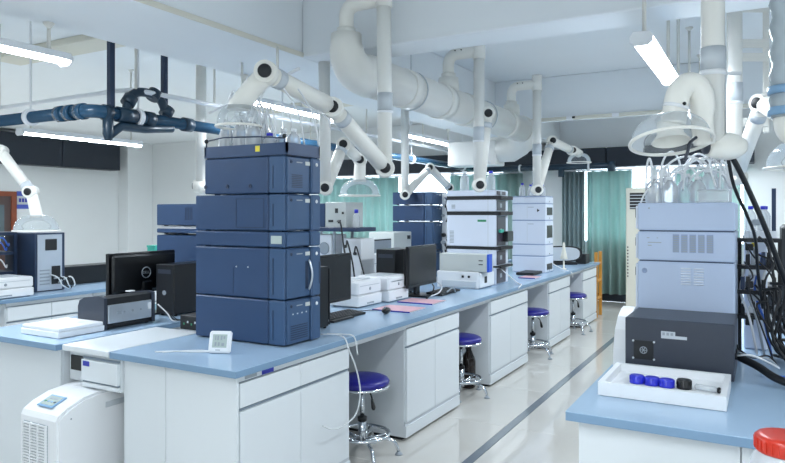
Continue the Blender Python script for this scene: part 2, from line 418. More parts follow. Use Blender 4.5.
# ------------------------------------------------------------------ big exhaust duct and its risers
DX, DZ, DR = -2.52, 2.49, .15
RISERS = [3.835, 5.54, 7.28]
dt = thing('exhaust_duct', 'large white round exhaust duct running under the ceiling', 'duct', (DX, 6, DZ - DR))
y0 = RISERS[0]
elb = [(DX, y0, DZ + .24), (DX, y0, DZ + .16)]
for k in range(7):
    a = PI / 2 * k / 6
    elb.append((DX, y0 + .17 - .17 * math.cos(a), DZ + .16 - .16 * math.sin(a)))
MB().tube([elb[0]] + elb[1:] + [(DX, y0 + .3, DZ)], [.105, .11] + [.115 + .03 * k / 6 for k in range(7)] + [DR + .006], 28).build('elbow', 'arm_white', dt)
MB().cyl((DX, y0 + .28, DZ), (DX, 7.62, DZ), DR, n=32).build('main_pipe', 'pvc_white', dt)
for y in (4.62, 5.3, 5.85, 7.0): MB().cyl((DX, y, DZ), (DX, y + .14, DZ), DR + .008, n=32).build('coupling', 'arm_white', dt)
MB().tube([(DX, 7.6, DZ)] + [(DX - .22 + .22 * math.cos(a), 7.72 + .22 * math.sin(a), DZ - .05 * k) for k, a in enumerate([PI / 2 * i / 4 for i in range(5)])] + [(DX - .5, 7.94, DZ - .2)], [DR + .01] * 7, 24).build('end_elbow', 'arm_white', dt)
MB().box(-3.55, -2.9, 7.78, 8.12, 2.09, 2.40, .012).build('plenum_box', 'pvc_white', dt)
for y in (4.8, 6.4):
    ring = [(DX + (DR + .006) * math.cos(a), y, DZ + (DR + .006) * math.sin(a)) for a in [2 * PI * i / 24 for i in range(25)]]
    MB().tube(ring, .006, 6).cyl((DX, y, DZ + DR), (DX, y, ZC), .006, n=6).build('hanger_strap', 'light_grey', dt)
for y in RISERS:
    zt = 2.93 if y < 4 else 2.94
    if y > 4: MB().cyl((DX, y, DZ + .1), (DX, y, DZ + .24), .1, .09, n=20).build('branch_saddle', 'arm_white', dt)
    zz = DZ + .22
    MB().tube([(DX, y, zz), (DX, y, zt - .08)] + [(DX + .08 - .08 * math.cos(a), y, zt - .08 + .08 * math.sin(a)) for a in (PI / 8, PI / 4, 3 * PI / 8, PI / 2)] + [(-2.22, y, zt)], .052, 16).build('branch_pipe', 'arm_white', dt)
    MB().cyl((DX, y, zz - .01), (DX, y, zz + .06), .066, n=18).build('branch_collar', 'arm_white', dt)
    for sx in (-.03, .03): MB().cyl((DX + .12 + sx, y - .05, zt + .02), (DX + .12 + sx, y - .06, zt + .02), .006, n=6).build('screw', 'black_matt', dt)

# ------------------------------------------------------------------ articulated extraction arms
def basis_knob(m, p, d, r, t):
    d = Vector(d).normalized(); m.lathe([(0, 0), (r, 0), (r, t * .7), (r * .85, t), (0, t)], p, d, 16)
def extraction_arm(label, top, joints, hood, r=.05, knob=(0.5, -0.86, 0), hood_mat='dome_thin', sleeve=True, hood_tilt=None, group='articulated extraction arms', sidek=True):
    """top: where the riser starts; joints: riser bottom then each elbow; hood: (centre of rim, radius, height)"""
    top = Vector(top); J = [Vector(j) for j in joints]
    t = thing('fume_extractor', label, 'fume extractor', (J[0].x, J[0].y, min(j.z for j in J)), group)
    K = Vector(knob).normalized()
    MB().cyl(top, J[0], r, n=20).build('riser', 'pvc_white', t)
    if top.z > 2.9: MB().cyl(top + Vector((0, 0, .05 if top.z < 3.1 else 0)), top - Vector((0, 0, .12)), r * 1.16, n=20).build('tee_fitting', 'arm_white', t)
    if sleeve:
        zc = top.z * .32 + J[0].z * .68
        MB().cyl((J[0].x, J[0].y, zc), (J[0].x, J[0].y, zc + .12), r * 1.07, n=20).build('sleeve', 'light_grey', t)
        MB().cyl((J[0].x, J[0].y, zc - .015), (J[0].x, J[0].y, zc), r * 1.12, n=20).build('clamp_band', 'white_plastic', t)
    prev = None
    for i, j in enumerate(J):
        m = MB().cyl(j - K * r * 1.3, j + K * r * 1.3, r * 1.2, n=20)
        m.ball(j, r * 1.35, 16, 10)
        jo = m.build('joint', 'arm_white', t)
        k = MB(); basis_knob(k, j + K * r * 1.2, K, r * .75, r * .38); k.build('knob', 'black_matt', jo)
        if i:
            d = (j - J[i - 1])
            MB().cyl(J[i - 1], j, r * 1.12, r * 1.0, n=20).build('arm_tube', 'arm_white', t)
            p = J[i - 1] + d * .8
            MB().cyl(p, p + d.normalized() * .05, r * 1.1, n=20).build('tube_clamp', 'light_grey', t)
    if hood:
        c, hr, hh = Vector(hood[0]), hood[1], hood[2]
        ax = Vector(hood_tilt) if hood_tilt else Vector((0, 0, 1)); ax.normalize()
        neck = c + ax * hh
        MB().tube([J[-1], (J[-1] + neck) / 2 + Vector((0, 0, .01)), neck, neck - ax * .02], [r * 1.05, r * 1.1, r * 1.15, r * 1.3], 20).build('neck', 'arm_white', t)
        prof = [(hr * 1.04, -.006), (hr * 1.04, .006), (hr, .012)]
        for q in range(1, 7):
            a = PI / 2 * q / 7
            prof.append((r * 1.1 + (hr - r * 1.1) * math.cos(a), hh * .92 * math.sin(a) + .01))
        prof.append((r * 1.1, hh))
        MB().lathe(prof, c, ax, 32, close=True).build('hood', hood_mat, t)
        ringp = [c + Matrix.Rotation(0, 3, 'Z') @ (Vector((0, 0, 1)).rotation_difference(ax) @ Vector((hr * 1.04 * math.cos(a), hr * 1.04 * math.sin(a), 0))) for a in [2 * PI * i / 32 for i in range(33)]]
        MB().tube(ringp, .007, 6, caps=False).build('hood_rim', 'arm_white', t)
    return t
extraction_arm('white jointed extraction arm reaching left over the near navy stack', (-2.22, 3.835, 2.99), [(-2.212, 3.838, 1.79), (-2.244, 3.27, 2.118), (-2.298, 2.73, 2.232)], ((-2.43, 2.66, 1.95), .115, .11), .049)
extraction_arm('white extraction riser above the black-banded instrument stack', (-2.22, 5.54, 2.99), [(-2.22, 5.54, 1.74), (-2.165, 5.60, 2.38)], None, .049)
extraction_arm('white extraction arm folded up beyond, above the white stack', (-2.22, 7.28, 2.99), [(-2.22, 7.28, 1.75), (-2.20, 7.8, 2.35), (-2.16, 8.6, 2.30)], ((-2.13, 8.85, 2.16), .15, .12), .048)
extraction_arm('far left extraction arm with clear dome over the open computers', (-5.35, 2.72, 3.22), [(-5.35, 2.72, 2.25), (-5.04, 2.904, 1.96), (-4.836, 3.019, 1.65)], ((-4.80, 3.04, 1.355), .155, .12), .037)
extraction_arm('short white arm joint over the distant navy stack', (-3.6, 6.707, 2.69), [(-3.6, 6.707, 1.70), (-3.6, 7.36, 2.05), (-3.58, 7.9, 1.82)], None, .045, sleeve=False)
extraction_arm('white extraction riser left of the near navy stack', (-4.75, 4.67, 3.22), [(-4.75, 4.67, 1.75)], None, .05, knob=(-.86, -.5, 0), sleeve=False)
extraction_arm('white folded arm just right of the near navy stack', (-3.05, 4.32, 2.69), [(-3.05, 4.34, 1.69), (-3.05, 4.60, 2.06), (-3.05, 4.86, 1.95)], ((-3.05, 4.85, 1.64), .17, .14), .046, sleeve=False)
extraction_arm('second right extraction arm with clear hood at the right edge', (-.155, 4.75, 3.22), [(-.155, 4.75, 1.72), (.0, 4.35, 2.12), (.12, 3.9, 1.95)], ((.2, 3.62, 1.70), .19, .14), .042, knob=(-.6, -.8, 0))

# the near right extractor: riser, sideways joint body, swan-neck and a wide tilted hood
def near_right_extractor():
    t = thing('fume_extractor', 'near right extraction arm with big see-through hood', 'fume extractor', (-.172, 2.885, 1.70), 'articulated extraction arms')
    r = .043; cr = Vector((.872, .49, 0)); P = Vector((-.172, 2.885, 0))
    MB().cyl((P.x, P.y, 3.22), (P.x, P.y, 1.77), r, n=24).build('riser', 'pvc_white', t)
    MB().cyl((P.x, P.y, 2.05), (P.x, P.y, 2.14), r * 1.08, n=24).build('sleeve', 'light_grey', t)
    cb_ = MB().cyl((P.x, P.y, 2.03), (P.x, P.y, 2.05), r * 1.12, n=24).build('clamp_band', 'white_plastic', t)
    MB().tube([(P.x, P.y, 2.04), Vector((P.x, P.y, 2.04)) + cr * .11], .007, 8).build('clamp_handle', 'white_plastic', cb_)
    j0 = Vector((-.192, 2.874, 1.752))
    jb = MB().lathe([(.030, 0), (.042, .006), (.050, .04), (.054, .085), (.046, .12), (.03, .145), (0, .155)], j0, cr, 24).build('joint', 'arm_white', t)
    k = MB(); basis_knob(k, j0 + cr * .002, -cr, .030, .016); k.build('knob', 'charcoal', jb)
    MB().tube(curve([(-.198, 2.835, 1.76), (-.205, 2.815, 1.83), (-.204, 2.806, 1.92), (-.222, 2.797, 1.975), (-.257, 2.779, 1.985), (-.286, 2.764, 1.945), (-.297, 2.757, 1.88), (-.303, 2.754, 1.835)], 5), [.040] * 8 + [.046] * 28, 22).build('swan_neck', 'arm_white', t)
    MB().cyl((-.293, 2.759, 1.905), (-.296, 2.7575, 1.892), .0485, n=22).build('tube_clamp', 'white_plastic', t)
    q_ = MB(); basis_knob(q_, (-.262, 2.728, 1.905), (.5, -.86, 0), .007, .008); q_.build('clamp_screw', 'black_matt', t)
    c = Vector((-.31, 2.75, 1.765)); hr = .143; hh = .095; ax = Vector((-.12, .235, 1)).normalized()
    prof = [(hr * 1.05, -.004), (hr * 1.05, .004), (hr, .008)]
    for q in range(1, 8):
        a = PI / 2 * q / 8
        prof.append((.05 + (hr - .05) * math.cos(a), .008 + hh * .95 * math.sin(a)))
    prof.append((.05, hh))
    MB().lathe(prof, c, ax, 44, close=True).build('hood', 'dome', t)
    q = Vector((0, 0, 1)).rotation_difference(ax)
    MB().tube([c + q @ Vector((hr * 1.05 * math.cos(a), hr * 1.05 * math.sin(a), 0)) for a in [2 * PI * i / 44 for i in range(45)]], .007, 8, caps=False).build('hood_rim', 'arm_white', t)
    MB().lathe([(.072, .0), (.05, .03), (.045, .08)], c, ax, 24, close=True).build('inner_cone', 'arm_white', t)
    MB().tube(curve([(-.20, 2.83, 1.79), (-.22, 2.80, 1.785), (-.245, 2.77, 1.76), (-.25, 2.755, 1.73), (-.262, 2.75, 1.69)], 5), .006, 8).build('swivel_strap', 'charcoal', t)
near_right_extractor()

# ------------------------------------------------------------------ blue drain pipe, white conduits, rods
PXx, PZ = -4.3, 2.245
bp = thing('blue_pipe', 'blue plastic pipe with an elbow running high along the benches', 'pipe', (PXx, 6.5, PZ - .06))
arc = [(PXx - .09 + .09 * math.sin(a), 3.15 + .09 - .09 * math.cos(a), PZ) for a in [PI / 2 * i / 6 for i in range(7)]]
MB().cyl((-8.2, 3.15, PZ), (PXx - .22, 3.15, PZ), .046, n=18).build('cross_run', 'pipe_blue', bp)
MB().tube([(PXx - .24, 3.15, PZ)] + arc + [(PXx, 3.36, PZ)], .051, 18).build('elbow', 'pipe_blue', bp)
for x in (PXx - .36, PXx - .25, PXx - .12): MB().cyl((x - .035, 3.15, PZ), (x + .035, 3.15, PZ), .061, n=18).build('pipe_coupling', 'pipe_blue', bp)
MB().cyl((PXx, 3.3, PZ), (PXx, 10.9, PZ), .046, n=18).build('long_run', 'pipe_blue', bp)
for y, l in ((3.24, .06), (3.36, .16), (3.62, .08), (4.02, .09), (9.6, .3)): MB().cyl((PXx, y, PZ), (PXx, y + l, PZ), .059, n=18).build('pipe_coupling', 'pipe_dark', bp)
MB().tube(curve([(PXx, 3.44, PZ), (PXx, 3.47, PZ + .12), (PXx, 3.52, PZ + .18), (PXx, 3.6, PZ + .205), (PXx, 3.7, PZ + .20), (PXx, 3.78, PZ + .17), (PXx, 3.84, PZ + .06), (PXx, 3.85, PZ + .02)], 4), .036, 12).build('vent_loop', 'pipe_dark', bp)
for y, z in ((3.475, PZ + .12), (3.71, PZ + .2), (3.845, PZ + .08)): MB().cyl((PXx, y - .02, z - .03), (PXx, y + .02, z + .03), .055, n=14).build('loop_coupling', 'pipe_dark', bp)
MB().tube([(PXx, 3.284, PZ + .02), (PXx, 3.284, PZ - .16), (PXx, 3.29, PZ - .21)], [.04, .04, .025], 14).build('trap_leg', 'pipe_dark', bp)
MB().tube([(PXx, 3.29, PZ - .17), (PXx, 3.40, PZ - .09), (PXx, 3.62, PZ - .085), (PXx, 3.9, PZ - .05)], .035, 12).build('trap_branch', 'pipe_dark', bp)
for x, y, ax in ((-5.05, 3.15, 'x'), (PXx, 3.56, 'y'), (PXx, 5.35, 'y'), (PXx, 8.2, 'y'), (PXx, 10.0, 'y')):
    d = Vector((.018, 0, 0)) if ax == 'x' else Vector((0, .018, 0))
    MB().cyl(Vector((x, y, PZ)) - d, Vector((x, y, PZ)) + d, .066, n=18).cyl((x, y, PZ + .05), (x, y, ZC if x < -4 else 2.69), .008, n=8).build('pipe_clip', 'white_plastic', bp)
MB().cyl((PXx, 10.85, PZ), (-2.1, 10.85, PZ), .05, n=16).build('wall_run', 'pipe_dark', bp)
MB().cyl((-2.1, 10.85, PZ - .09), (-2.1, 10.85, PZ + .07), .06, n=14).build('wall_tee', 'pipe_dark', bp)
MB().cyl((-2.9, 10.85, PZ - .16), (-2.9, 10.85, PZ), .05, n=14).build('wall_tee', 'pipe_dark', bp)
for x in (-3.6, -2.45): MB().cyl((x - .015, 10.85, PZ), (x + .015, 10.85, PZ), .066, n=16).build('pipe_clip', 'white_plastic', bp)
for lab, y, z0 in (('dark square drop post left of the blue pipe loop', 3.31, PZ + .03), ('dark square drop post at the right end of the pipe loop', 3.82, PZ + .07)):
    t = thing('drop_post', lab, 'post', (PXx, y, z0), 'dark drop posts')
    MB().box(PXx - .022, PXx + .022, y - .022, y + .022, z0, ZC, .004).build('bar', 'navy_dark', t)
    MB().box(PXx - .05, PXx + .05, y - .05, y + .05, ZC - .012, ZC).build('ceiling_plate', 'navy_dark', t)
cd = thing('white_conduit', 'white conduit rail hanging just above the blue pipe', 'conduit', (PXx, 5, 2.44))
MB().tube([(-8.0, 3.56, 2.45), (-4.45, 3.47, 2.45), (-4.32, 3.5, 2.45), (-4.27, 3.62, 2.45), (-4.2, 10.6, 2.45)], .02, 10).build('rail', 'white_plastic', cd)
for x, y, z1 in ((-6.1, 3.51, ZC), (-4.29, 3.53, ZC), (-4.26, 4.35, ZC), (-4.25, 5.6, ZC), (-4.24, 6.9, ZC), (-4.22, 8.4, ZC)):
    MB().cyl((x, y, 2.45), (x, y, z1), .011, n=8).build('hanger_rod', 'rod_white', cd)
cr = thing('cross_conduit', 'thin white conduit crossing above the near navy stack', 'conduit', (-3.6, 4.0, 2.4))
MB().tube([(-4.25, 4.28, 2.37), (-3.4, 3.9, 2.43), (-2.75, 3.6, 2.47)], .012, 8).build('rail', 'white_plastic', cr)
for x, y in ((-3.62, 4.0), (-3.05, 3.74)): MB().cyl((x, y, 2.41), (x, y, 2.69), .01, n=8).build('hanger_rod', 'rod_white', cr)
fc = thing('beam_conduit', 'cream conduit clipped under the far ceiling beam', 'conduit', (-1.6, 8.25, 2.64))
MB().box(-3.0, .85, 8.245, 8.297, 2.655, 2.695, .004).build('trunking', 'cream_paint', fc)
for x in (-2.95, -2.52, -2.1, -1.55, -.95, -.35): box('clip', 'white_plastic', x - .04, x + .04, 8.238, 8.299, 2.650, 2.70, parent=fc)
for x in (-2.05, -2.6): box('conduit_label', 'cap_black', x - .018, x + .018, 8.236, 8.24, 2.665, 2.69, parent=fc)
for lab, x, y, z0 in (('left of two thin ceiling rods beside the right riser', -.62, 6.0, 2.5), ('right of two thin ceiling rods beside the right riser', -.42, 6.5, 2.4)):
    t = thing('ceiling_rod', lab, 'rod', (x, y, z0), 'thin ceiling rods')
    MB().cyl((x, y, z0), (x, y, ZC), .012, n=8).build('rod', 'rod_white', t)
    MB().lathe([(.012, -.08), (.06, -.03), (.06, 0)], (x, y, ZC), n=14).build('ceiling_cup', 'light_grey', t)
# metal frame and flexible clear duct at the upper right
fr = thing('ceiling_frame', 'white ladder-like hanging frame at the upper right', 'frame', (.0, 4.35, 2.0))
for x, y in ((-.201, 5.163), (.018, 5.285)): box('post', 'rod_white', x - .02, x + .02, y - .02, y + .02, 2.05, ZC, .004, fr)
Mf = Matrix.Translation((-.0915, 5.224, 0)) @ Matrix.Rotation(math.atan2(.122, .219), 4, 'Z')
for z, h in ((2.93, .05), (2.665, .03), (2.57, .03), (2.12, .03)): MB().box(-.125, .125, -.028, -.022, z - h, z + h, .003, Mf).build('rung', 'rod_white', fr)
fd = thing('flexible_duct', 'wide clear flexible duct hanging at the right edge', 'duct', (.076, 2.91, 1.84))
pts, rs = [], []
for i in range(61):
    z = 3.22 - i * (3.22 - 1.85) / 60
    pts.append((.082, 2.91, z)); rs.append(.058 + .006 * math.sin(i * PI / 2))
MB().tube(pts, rs, 24).build('hose', 'flex_duct', fd)
for z in (1.94, 1.86): MB().cyl((.082, 2.91, z), (.082, 2.91, z + .03), .068, n=24).build('band', 'panel_blue', fd)
MB().tube(curve([(.082, 2.91, 1.86), (.085, 2.90, 1.82), (.10, 2.88, 1.79), (.14, 2.87, 1.77)], 4), [.05] * 13, 18).build('outlet', 'arm_white', fd)

# ------------------------------------------------------------------ benches
HB, TT = .80, .032          # bench height, worktop thickness
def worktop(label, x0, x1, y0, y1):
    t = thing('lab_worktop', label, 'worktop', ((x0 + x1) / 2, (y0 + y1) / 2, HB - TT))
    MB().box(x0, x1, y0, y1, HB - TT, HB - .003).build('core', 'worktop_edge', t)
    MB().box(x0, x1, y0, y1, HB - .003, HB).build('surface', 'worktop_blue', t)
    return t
def cabinet(label, y0, y1, xf, xb, nd=2, drawers=True, ends=(), group=None):
    """xf: front plane, xb: back plane (front may face either way); fronts sit proud of the carcass"""
    d = 1 if xf > xb else -1; zt = HB - TT - .002
    t = thing('base_cabinet', label, 'cabinet', ((xf + xb) / 2, (y0 + y1) / 2, 0), group)
    xi = xf - d * .018
    MB().box(xb, xi, y0, y1, .02, zt).build('carcass', 'cabinet_white', t)
    MB().box(xb + d * .03, xi - d * .02, y0 + .01, y1 - .01, 0, .02).build('levelling_base', 'black_matt', t)
    MB().box(xi, xf, y0, y1, .02, .095).build('plinth', 'cabinet_white', t)
    MB().box(xi, xf - d * .008, y0, y1, .095, .115).build('toe_recess', 'plinth_grey', t)
    MB().box(xi, xf, y0, y1, zt - .028, zt).build('top_rail', 'cabinet_white', t)
    wd = (y1 - y0 - .02) / nd
    for k in range(nd):
        a, b = y0 + .01 + k * wd + .002, y0 + .01 + (k + 1) * wd - .002
        zd = .60 if drawers else zt - .04
        if drawers:
            dr = MB().box(xi, xf, a, b, .618, zt - .038, .002).build('drawer', 'cabinet_white', t)
            MB().box(xi, xf - d * .010, a, b, zt - .036, zt - .029).build('finger_groove', 'gap_shadow', dr)
        do = MB().box(xi, xf, a, b, .118, zd, .002).build('door', 'cabinet_white', t)
        MB().box(xi, xf - d * .010, a, b, zd + .003, zd + .012).build('finger_groove', 'gap_shadow', do)
    for (u0, u1, ye, z0) in ends:
        MB().box(u0, u1, ye - .016, ye - .001, z0, zt, .0015).build('end_panel', 'cabinet_white', t)
    return t
# central bench, right half (A) and left half (B)
A0, A1 = 2.17, 9.5
wtA = worktop('long blue-grey worktop of the central bench, aisle side', -2.83, -2.0, A0, A1)
cabinet('white base cabinet at the near end of the central bench', 2.22, 3.13, -2.03, -2.765, ends=((-2.47, -2.026, 2.22, .02), (-2.765, -2.474, 2.22, .02)), group='central bench cabinets')
cabinet('white base cabinet right of the nearest stool', 3.8, 4.67, -2.03, -2.81, group='central bench cabinets')
cabinet('white base cabinet in the middle of the central bench, after the second stool', 5.33, 6.36, -2.03, -2.81, group='central bench cabinets')
cabinet('white base cabinet between the third and fourth stools', 7.1, 8.0, -2.03, -2.81, group='central bench cabinets')
cabinet('white base cabinet at the curtain end of the central bench', 8.65, 9.45, -2.03, -2.81, group='central bench cabinets')
for a, b in ((3.13, 3.8), (4.67, 5.33), (6.36, 7.1), (8.0, 8.65)):
    box('modesty_panel', 'cabinet_white', -2.80, -2.78, a + .002, b - .002, .05, HB - TT - .002, parent=wtA)
    box('front_rail', 'cabinet_white', -2.06, -2.03, a + .002, b - .002, HB - TT - .035, HB - TT - .002, parent=wtA)
worktop('blue-grey worktop of the central bench, far side', -4.02, -3.23, 2.15, A1)
cabinet('white end cabinet of the central bench, far side', 2.215, 3.1, -3.99, -3.26, ends=((-3.99, -3.262, 2.215, .02),), group='far side cabinets')
cabinet('second white cabinet of the central bench, far side', 3.75, 4.7, -3.99, -3.26, group='far side cabinets')
cabinet('third white cabinet of the central bench, far side', 5.35, 6.3, -3.99, -3.26, group='far side cabinets')
cabinet('last white cabinet of the central bench, far side', 7.0, 9.4, -3.99, -3.26, nd=4, group='far side cabinets')
# white drawer table between the two worktops
dt = thing('drawer_table', 'white-topped drawer table wedged between the two central worktops', 'table', (-2.95, 2.45, 0))
box('top', 'cabinet_white', -3.20, -2.835, 2.165, 2.78, .772, .802, .003, dt)
dd = box('drawer', 'cabinet_white', -3.05, -2.775, 2.17, 2.19, .635, .742, .002, dt)
box('finger_groove', 'gap_shadow', -3.05, -2.775, 2.18, 2.19, .746, .754, parent=dd)
box('drawer_sticker', 'label_blue', -3.035, -2.985, 2.1685, 2.17, .71, .735, parent=dd)
d2 = box('drawer', 'cabinet_white', -3.05, -2.775, 2.17, 2.19, .605, .625, .002, dt)
box('finger_groove', 'gap_shadow', -3.05, -2.775, 2.18, 2.19, .626, .634, parent=d2)
box('body', 'cabinet_white', -3.055, -2.77, 2.19, 2.76, .60, .766, parent=dt)
for x in (-3.04, -2.78):
    for y in (2.42, 2.74): box('leg', 'rod_white', x - .012, x + .012, y - .012, y + .012, 0, .60, parent=dt)
up = thing('utility_panel', 'white filler panel with black socket recess between worktops', 'panel', (-3.15, 2.26, .60))
box('panel', 'cabinet_white', -3.24, -3.065, 2.24, 2.26, .602, .768, parent=up)
box('socket_recess', 'black_plastic', -3.225, -3.08, 2.232, 2.24, .655, .735, .003, up)
# far left bench C
worktop('blue-grey worktop of the far left bench with open computers', -6.1, -5.25, .9, 8.2)
cabinet('white cabinet under the far left bench behind the viewer side', 1.0, 2.55, -5.28, -6.08, group='left bench cabinets')
cabinet('white cabinet under the printer on the far left bench', 3.09, 3.87, -5.28, -6.08, group='left bench cabinets')
cabinet('white cabinet under the long black box on the far left bench', 3.88, 4.66, -5.28, -6.08, group='left bench cabinets')
cabinet('white cabinet at the hidden end of the far left bench', 5.4, 8.1, -5.28, -6.08, nd=4, group='left bench cabinets')
# right bench R
worktop('blue-grey worktop of the right bench in the foreground', -.6, .95, 2.30, 7.2)
cabinet('white cabinet at the near end of the right bench', 2.36, 3.3, -.57, .2, ends=((-.565, -.062, 2.36, .02), (-.058, .9, 2.36, .02)), group='right bench cabinets')
cabinet('second white cabinet along the right bench', 3.95, 4.9, -.57, .2, group='right bench cabinets')
cabinet('farthest white cabinet along the right bench', 5.6, 7.1, -.57, .2, group='right bench cabinets')
st = thing('cabinet_sticker', 'small blue maker sticker on the near cabinet corner', 'sticker', (-2.03, 2.4, .75))
box('blue_band', 'label_blue', -2.0295, -2.028, 2.375, 2.46, .7385, .7585, parent=st)
box('grey_mark', 'grey_plastic', -2.0295, -2.028, 2.26, 2.34, .742, .757, parent=st)
box('small_print', 'grey_plastic', -2.0295, -2.028, 2.375, 2.45, .7335, .7378, parent=st)

# ------------------------------------------------------------------ stools
def make_stool():
    t = thing('lab_stool', 'x', 'stool', (0, 0, 0), 'blue lab stools')
    MB().lathe([(0, .432), (.150, .432), (.164, .442), (.168, .458), (.160, .474), (.135, .484), (.07, .488), (0, .489)], n=32).build('seat', 'seat_blue', t)
    MB().lathe([(0, .418), (.150, .418), (.171, .424), (.171, .437), (.15, .440), (0, .440)], n=32).build('seat_ring', 'chrome', t)
    MB().cyl((0, 0, .20), (0, 0, .42), .014, n=14).build('piston', 'chrome', t)
    MB().lathe([(.0, .40), (.045, .40), (.045, .418), (0, .418)], n=16).build('seat_plate', 'black_matt', t)
    MB().cyl((0, 0, .07), (0, 0, .22), .025, n=16).build('column', 'chrome', t)
    MB().cyl((0, 0, .215), (0, 0, .238), .029, n=16).build('collar', 'black_matt', t)
    lv = MB().tube(curve([(.02, 0, .405), (.06, -.02, .39), (.075, -.03, .36)], 4), .005, 6).build('lever', 'black_matt', t)
    MB().tube([(.075, -.03, .36), (.085, -.034, .31), (.087, -.036, .295)], [.008, .014, .008], 8).build('lever_grip', 'black_plastic', lv)
    MB().tube([(.165 * math.cos(a), .165 * math.sin(a), .135) for a in [2 * PI * i / 32 for i in range(33)]], .011, 8, caps=False).build('foot_ring', 'chrome', t)
    for k in range(5):
        a = 2 * PI * k / 5 + .35; c, s = math.cos(a), math.sin(a)
        MB().tube([(.02 * c, .02 * s, .105), (.165 * c, .165 * s, .132)], .007, 6).build('spoke', 'chrome', t)
        lg = MB().tube(curve([(.02 * c, .02 * s, .09), (.10 * c, .10 * s, .105), (.19 * c, .19 * s, .085), (.225 * c, .225 * s, .022)], 4), .011, 8).build('leg', 'chrome', t)
        MB().lathe([(0, 0), (.024, 0), (.022, .008), (.008, .022), (0, .022)], (.225 * c, .225 * s, 0), n=12).build('foot', 'grey_plastic', lg)
    return t
sl = [('nearest blue round lab stool, in the first knee space', -2.15, 3.45, .2), ('second blue lab stool, a dark bottle behind its leg', -2.16, 5.0, .907),
      ('third blue lab stool from the near end', -2.10, 6.74, .5), ('farthest blue lab stool, close to the curtain', -2.08, 8.34, 1.4)]
p0 = make_stool()
for i, (lab, x, y, a) in enumerate(sl):
    o = p0 if i == 0 else copy_tree(p0)
    o.location = (x, y, 0); o.rotation_euler.z = a; o['label'] = lab

# ------------------------------------------------------------------ instruments: navy stacks
NG = 'navy chromatograph modules'
def navy_module(label, x0, x1, y0, y1, z0, z1, feat='', group=NG, front=.12):
    """side faces -Y, front faces +X; a paler front bezel and a corner pillar"""
    t = thing('chromatograph_module', label, 'instrument', ((x0 + x1) / 2, (y0 + y1) / 2, z0), group)
    h = z1 - z0; xb = x1 - front
    MB().box(x0, xb, y0, y1, z0 + .006, z1, .006).build('housing', 'navy', t)
    MB().box(xb + .002, x1 - .012, y0 + .002, y1 - .002, z0 + .006, z1, .006).build('front_bezel', 'navy_light', t)
    MB().box(x1 - .012, x1, y0 + .012, y1 - .085, z0 + .012, z1 - .006, .003).build('front_panel', 'navy_light', t)
    pl = MB().box(x1 - .012, x1 + .012, y1 - .08, y1, z0 + .006, z1, .008).build('corner_pillar', 'navy_light', t)
    if h > .12:
        MB().lathe([(0, 0), (.010, 0), (.010, .002), (0, .002)], (x1 + .012, y1 - .04, z1 - .035), (1, 0, 0), 14).build('badge', 'white_plastic', pl)
        bt = MB().lathe([(.0085, 0), (.0085, .003), (.0055, .003), (.0055, .001), (0, .001)], (x1, y0 + .04, z1 - .03), (1, 0, 0), 14).build('power_button', 'navy_dark', t)
        MB().box(x1, x1 + .001, y0 + .085, y0 + .135, z1 - .033, z1 - .027).build('lettering_strip', 'grey_plastic', t)
        MB().box(x1, x1 + .0015, y0 + .16, y0 + .20, z1 - .042, z1 - .022).build('nameplate', 'beige_grey', t)
        MB().box(xb + .03, xb + .034, y0 - .0005, y0 + .003, z0 + .03, z1 - .05).build('bezel_seam', 'navy_dark', t)
    for sx in (x0 + .05, x1 - .05):
        for sy in (y0 + .05, y1 - .05): MB().cyl((sx, sy, z0), (sx, sy, z0 + .008), .016, n=10).build('foot', 'black_matt', t)
    if 'slots' in feat:
        for k in range(7): box('vent_slot', 'navy_dark', x1 - .002, x1 + .001, y0 + .035, y1 - .105, z0 + .03 + k * .0115, z0 + .036 + k * .0115, parent=t)
        for k in range(4): box('status_mark', 'light_grey', x1, x1 + .001, y0 + .05 + k * .038, y0 + .06 + k * .038, z1 - .075, z1 - .068, parent=t)
    if 'grid' in feat:
        for k in range(8): box('vent_slot', 'navy_dark', x1 - .002, x1 + .001, y0 + .045, y0 + .135, z0 + .035 + k * .009, z0 + .040 + k * .009, parent=t)
    if 'handle' in feat:
        box('handle_recess', 'navy_dark', x1 - .003, x1 + .001, y1 - .125, y1 - .095, z0 + .05, z1 - .07, .004, t)
        pts = [(x1 + .004 + .022 * math.sin(PI * i / 10), y1 - .098, z0 + .045 + (h - .11) * i / 10) for i in range(11)]
        MB().tube(pts, .006, 8).build('door_handle', 'silver', t)
        box('latch', 'navy_dark', x1 + .006, x1 + .014, y1 - .018, y1 - .004, z0 + .07, z1 - .08, parent=t)
        for u in (.30, .48): MB().lathe([(0, 0), (.005, 0), (.004, .003), (0, .003)], (x1 - front - u * .45, y0, z0 + h * .62), (0, -1, 0), 8).build('rivet', 'light_grey', t)
        box('side_seam', 'navy_dark', x1 - front - .24, x1 - front - .238, y0 - .001, y0 + .002, z0 + .02, z0 + h * .6, parent=t)
    if 'dimples' in feat:
        for u in (.10, .26, .42): MB().lathe([(.0, 0), (.011, 0), (.011, .003), (.007, .003), (.007, .001), (0, .001)], (xb - .02 - u, y0, z0 + .045), (0, -1, 0), 14).build('plug', 'navy_dark', t)
    if 'sidepanel' in feat:
        for a, b, c, d in ((xb - .22, xb - .216, z0 + .02, z1 - .02), (xb - .03, xb - .026, z0 + .02, z1 - .02), (xb - .22, xb - .026, z0 + .02, z0 + .024), (xb - .22, xb - .026, z1 - .024, z1 - .02)):
            box('panel_seam', 'navy_dark', a, b, y0 - .001, y0 + .002, c, d, parent=t)
    if 'display' in feat:
        box('display', 'lcd', x1 - front + .02, x1 - .03, y0 - .001, y0 + .003, z0 + .025, z1 - .02, parent=t)
    return t
X0, X1, Y0, Y1 = -2.76, -2.12, 2.67, 2.955
